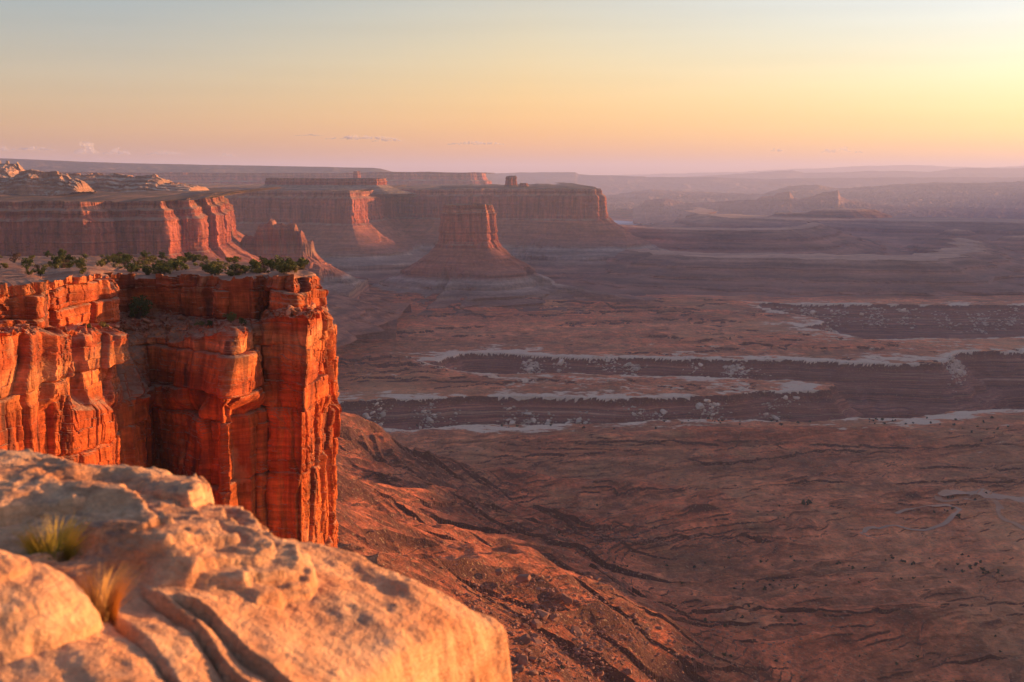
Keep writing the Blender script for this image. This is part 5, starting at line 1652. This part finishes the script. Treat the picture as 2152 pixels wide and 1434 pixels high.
rock_piece('layered_ledge', st_pts, PL1, .0095, rel_step, 5.0, -2.2, 'layered sandstone ledge in thin crumbling steps on the broad slab', 2, pad=.2, rnd_r=.02, wob=.035)
PL2 = (-1.25, -.02, 0.0)
le_pts = [(-420, 915), (0, 931), (60, 934), (100, 942), (150, 950), (165, 958), (215, 960), (330, 970), (400, 981), (428, 992), (432, 1002), (415, 1020), (395, 1036), (330, 1026), (270, 1020), (222, 1016), (205, 1036), (150, 1048), (60, 1046), (0, 1056), (-420, 1080)]


def rel_led(X, Y, sd):
    return .06 * plates(X, Y, .5, 6, 633) + .012 * plates(X, Y, .12, 4, 634) + .008 * fbm(X / .08, Y / .08, 3, 631) + .03 * np.clip(-sd / .2, 0, 1)


rock_piece('ledge_cap', le_pts, PL2, .0095, rel_led, 7.0, -2.0, 'dark lichened cap rock at the back edge of the layered ledge', 3, pad=.25, rnd_r=.03, wob=.04)


def ball_rock(name, c0, r, label, seed, n=(150, 260)):
    th = np.linspace(.0, math.pi * .8, n[0])[:, None]; ph = np.linspace(0, 2 * math.pi, n[1], endpoint=False)[None]
    d = np.stack([np.sin(th) * np.cos(ph), np.sin(th) * np.sin(ph), np.cos(th) + 0 * ph], -1)
    d = np.sign(d) * np.abs(d) ** 1.1
    p = d * np.array(r)
    x, y, z = p[..., 0] + c0[0], p[..., 1] + c0[1], p[..., 2] + c0[2]
    k = 1 + .13 * fbm3(x / .33, y / .33, z / .33, 4, 700 + seed) + .05 * vn3(x / .5, y / .5, z / .045, 710 + seed) * (np.abs(d[..., 2]) < .85) + .025 * fbm3(x / .05, y / .05, z / .05, 3, 720 + seed)
    P_ = np.array(c0) + p * k[..., None]
    o = grid(name, P_, fg_mat, smooth=True, closed=True, origin=c0, flip=True)
    return tag(o, label, 'boulder')


cb = at(-62, 1400, 4.1)
ball_rock('rounded_boulder', (float(cb[0]), float(cb[1]), float(cb[2])), (.40, .40, .365), 'rounded orange lit boulder at the lower corner beside the grass tufts', 1)

# ground between the pieces: bedrock of the overlook, falling away as its own cliff
bx = np.linspace(-9, 1.2, 90); by = np.linspace(-3, 7.8, 90)
X, Y = np.meshgrid(bx, by)
bp = np.vstack([fgpoly([(-450, 1000), (545, 1124), (680, 1143), (830, 1195), (960, 1248), (1046, 1290)], PL0), [[.12, 4.4], [.3, 2.5], [.8, .5], [.9, -3.2], [-10, -3.2], [-10, 8.0]]])
sd = poly_sd(X, Y, bp)
Z = -1.86 + .08 * fbm(X / .6, Y / .6, 4, 640) - np.maximum(sd + .12, 0) * 9 + (Y < 3.6) * 0.0
Z = np.where(sd > 1.0, np.minimum(Z, -10), Z)
tag(grid('bedrock', np.stack([X, Y, Z], -1), fg_mat, keep=Z > -9.5), 'sandstone bedrock of the overlook beneath the slabs', 'bedrock', kind='structure')


# grass tufts between the rocks
gmt = NT('grass_mat')
zz = gmt.sep(gmt.t.nodes.new('ShaderNodeTexCoord').outputs['Object'])[2]
grass_m = gmt.done(gmt.ramp(gmt.rng(zz, 0, .2), [(0, (0.16, 0.13, 0.02)), (.4, (0.36, 0.28, 0.04)), (1, (0.60, 0.38, 0.08))]))
gmt = NT('dry_grass_mat')
dry_m = gmt.done((0.62, 0.34, 0.11))


def tuft(name, base_, n, h, spread, mat, label, seed, lean=(0, 0)):
    rg = np.random.default_rng(seed); V = []; F = []
    for i in range(n):
        a = rg.uniform(0, 6.283); r = spread * .35 * math.sqrt(rg.random())
        p = np.array([r * math.cos(a), r * math.sin(a), -.03])
        hh = h * rg.uniform(.45, 1.1); out = rg.uniform(.1, .6) * spread
        dr = np.array([math.cos(a) * out + lean[0] * hh, math.sin(a) * out + lean[1] * hh, 0])
        side = np.array([-math.sin(a + 1), math.cos(a + 1), 0]) * rg.uniform(.0016, .003)
        k = len(V); m = 5
        for j in range(m):
            t = j / (m - 1)
            q = p + dr * t * t + np.array([0, 0, hh * (t - .18 * t * t)])
            wd_ = side * (1 - .85 * t)
            V += [q - wd_, q + wd_]
        F += [(k + 2 * j, k + 2 * j + 1, k + 2 * j + 3, k + 2 * j + 2) for j in range(m - 1)]
    o = raw_mesh(name, np.array(V), np.array(F), mat)
    o.location = [float(v) for v in base_]
    return tag(o, label, 'grass')


def on_step(px, py):
    q = hit(px, py, *PL1); poly = fgpoly(st_pts, PL1)
    for _ in range(6):
        X, Y = q[..., 0].reshape(1), q[..., 1].reshape(1)
        zz_ = PL1[0] + PL1[1] * X + rel_step(X, Y, poly_sd(X, Y, poly))
        q = hit(px, py, float(zz_[0]))
    return q


b1 = on_step(112, 1228); b2 = on_step(214, 1300)
b1[2] += .05; b2[2] += .03
tuft('grass_tuft', b1, 820, .23, .16, grass_m, 'upright green and yellow grass tuft between the boulder and the ledge', 1)
tuft('grass_tuft', b2, 300, .19, .14, dry_m, 'dry orange grass tuft with bent stalks beside the rounded boulder', 2, (.15, 0))
for k, px_ in enumerate((176, 196, 236, 262, 250)):
    pass

# ================================================================== clouds, far beyond the haze
cl = NT('cloud_mat', 1.0)
cl_t = cl.t.nodes.new('ShaderNodeBsdfTransparent'); cl_m = cl.t.nodes.new('ShaderNodeMixShader')
cl_tr = cl.t.nodes.new('ShaderNodeBsdfTranslucent'); cl_tr.inputs[0].default_value = (.9, .88, .88, 1)
cl_ms = cl.t.nodes.new('ShaderNodeMixShader'); cl_ms.inputs[0].default_value = .6
cl.b.inputs['Base Color'].default_value = (.9, .88, .88, 1); cl.b.inputs['Specular IOR Level'].default_value = 0
cl.t.links.new(cl.b.outputs[0], cl_ms.inputs[1]); cl.t.links.new(cl_tr.outputs[0], cl_ms.inputs[2])
cl.t.links.new(cl_t.outputs[0], cl_m.inputs[1]); cl.t.links.new(cl_ms.outputs[0], cl_m.inputs[2])
cl.put(cl_m.inputs[0], cl.rng(cl.noise(cl.pos, 1 / 260, 5, .65), .2, .8, .12, .34))
cl.t.links.new(cl_m.outputs[0], cl.out.inputs['Surface'])
cloud_m = cl.m


def cloud(pxc, pyc, wpx, hpx, d, seed, label, n=5):
    """a heap of puffs standing on a flat base"""
    rg = np.random.default_rng(seed)
    c0 = at(pxc, pyc, d); sc = d / FPX
    th = np.linspace(0, math.pi, 14)[:, None]; ph = np.linspace(0, 2 * math.pi, 22, endpoint=False)[None]
    dv = np.stack([np.sin(th) * np.cos(ph), np.sin(th) * np.sin(ph), np.cos(th) + 0 * ph], -1)
    Fq = grid_faces(14, 22, True)[:, ::-1]
    n = int(max(10, wpx / hpx * 7))
    VV = []; FF = []
    for i in range(n):
        u = rg.uniform(-.5, .5); env = max(1 - (2 * u) ** 2, .12) * (.45 + .55 * abs(math.sin(u * 7 + seed)))
        r = hpx * sc * rg.uniform(.12, .26) * (.5 + .6 * env)
        c = np.array([u * wpx * sc, rg.uniform(-.3, .3) * hpx * sc * 2, -hpx * .4 * sc + rg.random() * env * hpx * .75 * sc])
        p = dv * r * np.array([1.5, 1.5, .9])
        k = 1 + .5 * fbm3((p[..., 0] + c[0]) / (r * .9), (p[..., 1] + c[1]) / (r * .9), (p[..., 2] + c[2]) / (r * .9), 3, 800 + seed)
        FF.append(Fq + len(VV) * 14 * 22)
        VV.append((p * k[..., None] + c + c0).reshape(-1, 3))
    o = raw_mesh('cloud', np.vstack(VV), np.vstack(FF), cloud_m, smooth=True, origin=c0)
    return tag(o, label, 'cloud')


DC = 100000
for i, (a, b, w_, h_, lb) in enumerate(((181, 311, 46, 26, 'small bright pink cumulus puff above the far mesa, brightest of its row'), (246, 317, 52, 16, 'low pink cloud just beside the brightest puff'), (345, 320, 70, 12, 'flat pink cloud streak above the mesa slope'),
                                        (68, 311, 90, 11, 'faint pink cloud wisp low over the high tableland'), (8, 312, 22, 12, 'pink cloud scrap at the picture edge'), (478, 326, 30, 10, 'tiny pink cloud nearest the middle of the low row'))):
    cloud(a, b, w_, h_, DC, i + 1, lb)
for i, (a, b, w_, h_, lb) in enumerate(((760, 288, 150, 10, 'long thin golden cloud streak above the middle mesa'), (815, 294, 70, 8, 'golden cloud tail at the end of the long streak'), (650, 284, 60, 4, 'hairline cloud before the long golden streak'),
                                        (1000, 300, 120, 9, 'faint golden cloud bank right of the long streak'), (1745, 316, 34, 10, 'little yellow cloud puff over the far ranges'), (1775, 314, 22, 12, 'pointed yellow cloud puff, tallest over the far ranges'), (1632, 314, 22, 10, 'single faint yellow puff over the blue range'), (1805, 319, 16, 5, 'tiniest yellow cloud at the end of its row'))):
    cloud(a, b, w_, h_, DC, i + 21, lb)

# ================================================================== the air
hz = NT('haze_air'); hz.t.nodes.remove(hz.b)
pv = hz.t.nodes.new('ShaderNodeVolumePrincipled')
pv.inputs['Color'].default_value = (0.57, 0.63, 1.0, 1)
pv.inputs['Density'].default_value = 3.5e-5
pv.inputs['Anisotropy'].default_value = .2
hz.t.links.new(pv.outputs[0], hz.out.inputs['Volume'])
x0, x1, y0, y1, za, zb_ = -62000.0, 62000.0, -3000.0, 88000.0, -760.0, 520.0
V = [(x, y, z) for z in (za, zb_) for y in (y0, y1) for x in (x0, x1)]
F = [(0, 2, 3, 1), (4, 5, 7, 6), (0, 1, 5, 4), (2, 6, 7, 3), (0, 4, 6, 2), (1, 3, 7, 5)]
hazeo = raw_mesh('haze', V, F, hz.m)
tag(hazeo, 'thin bluish evening haze filling the canyon air', 'haze', kind='stuff')
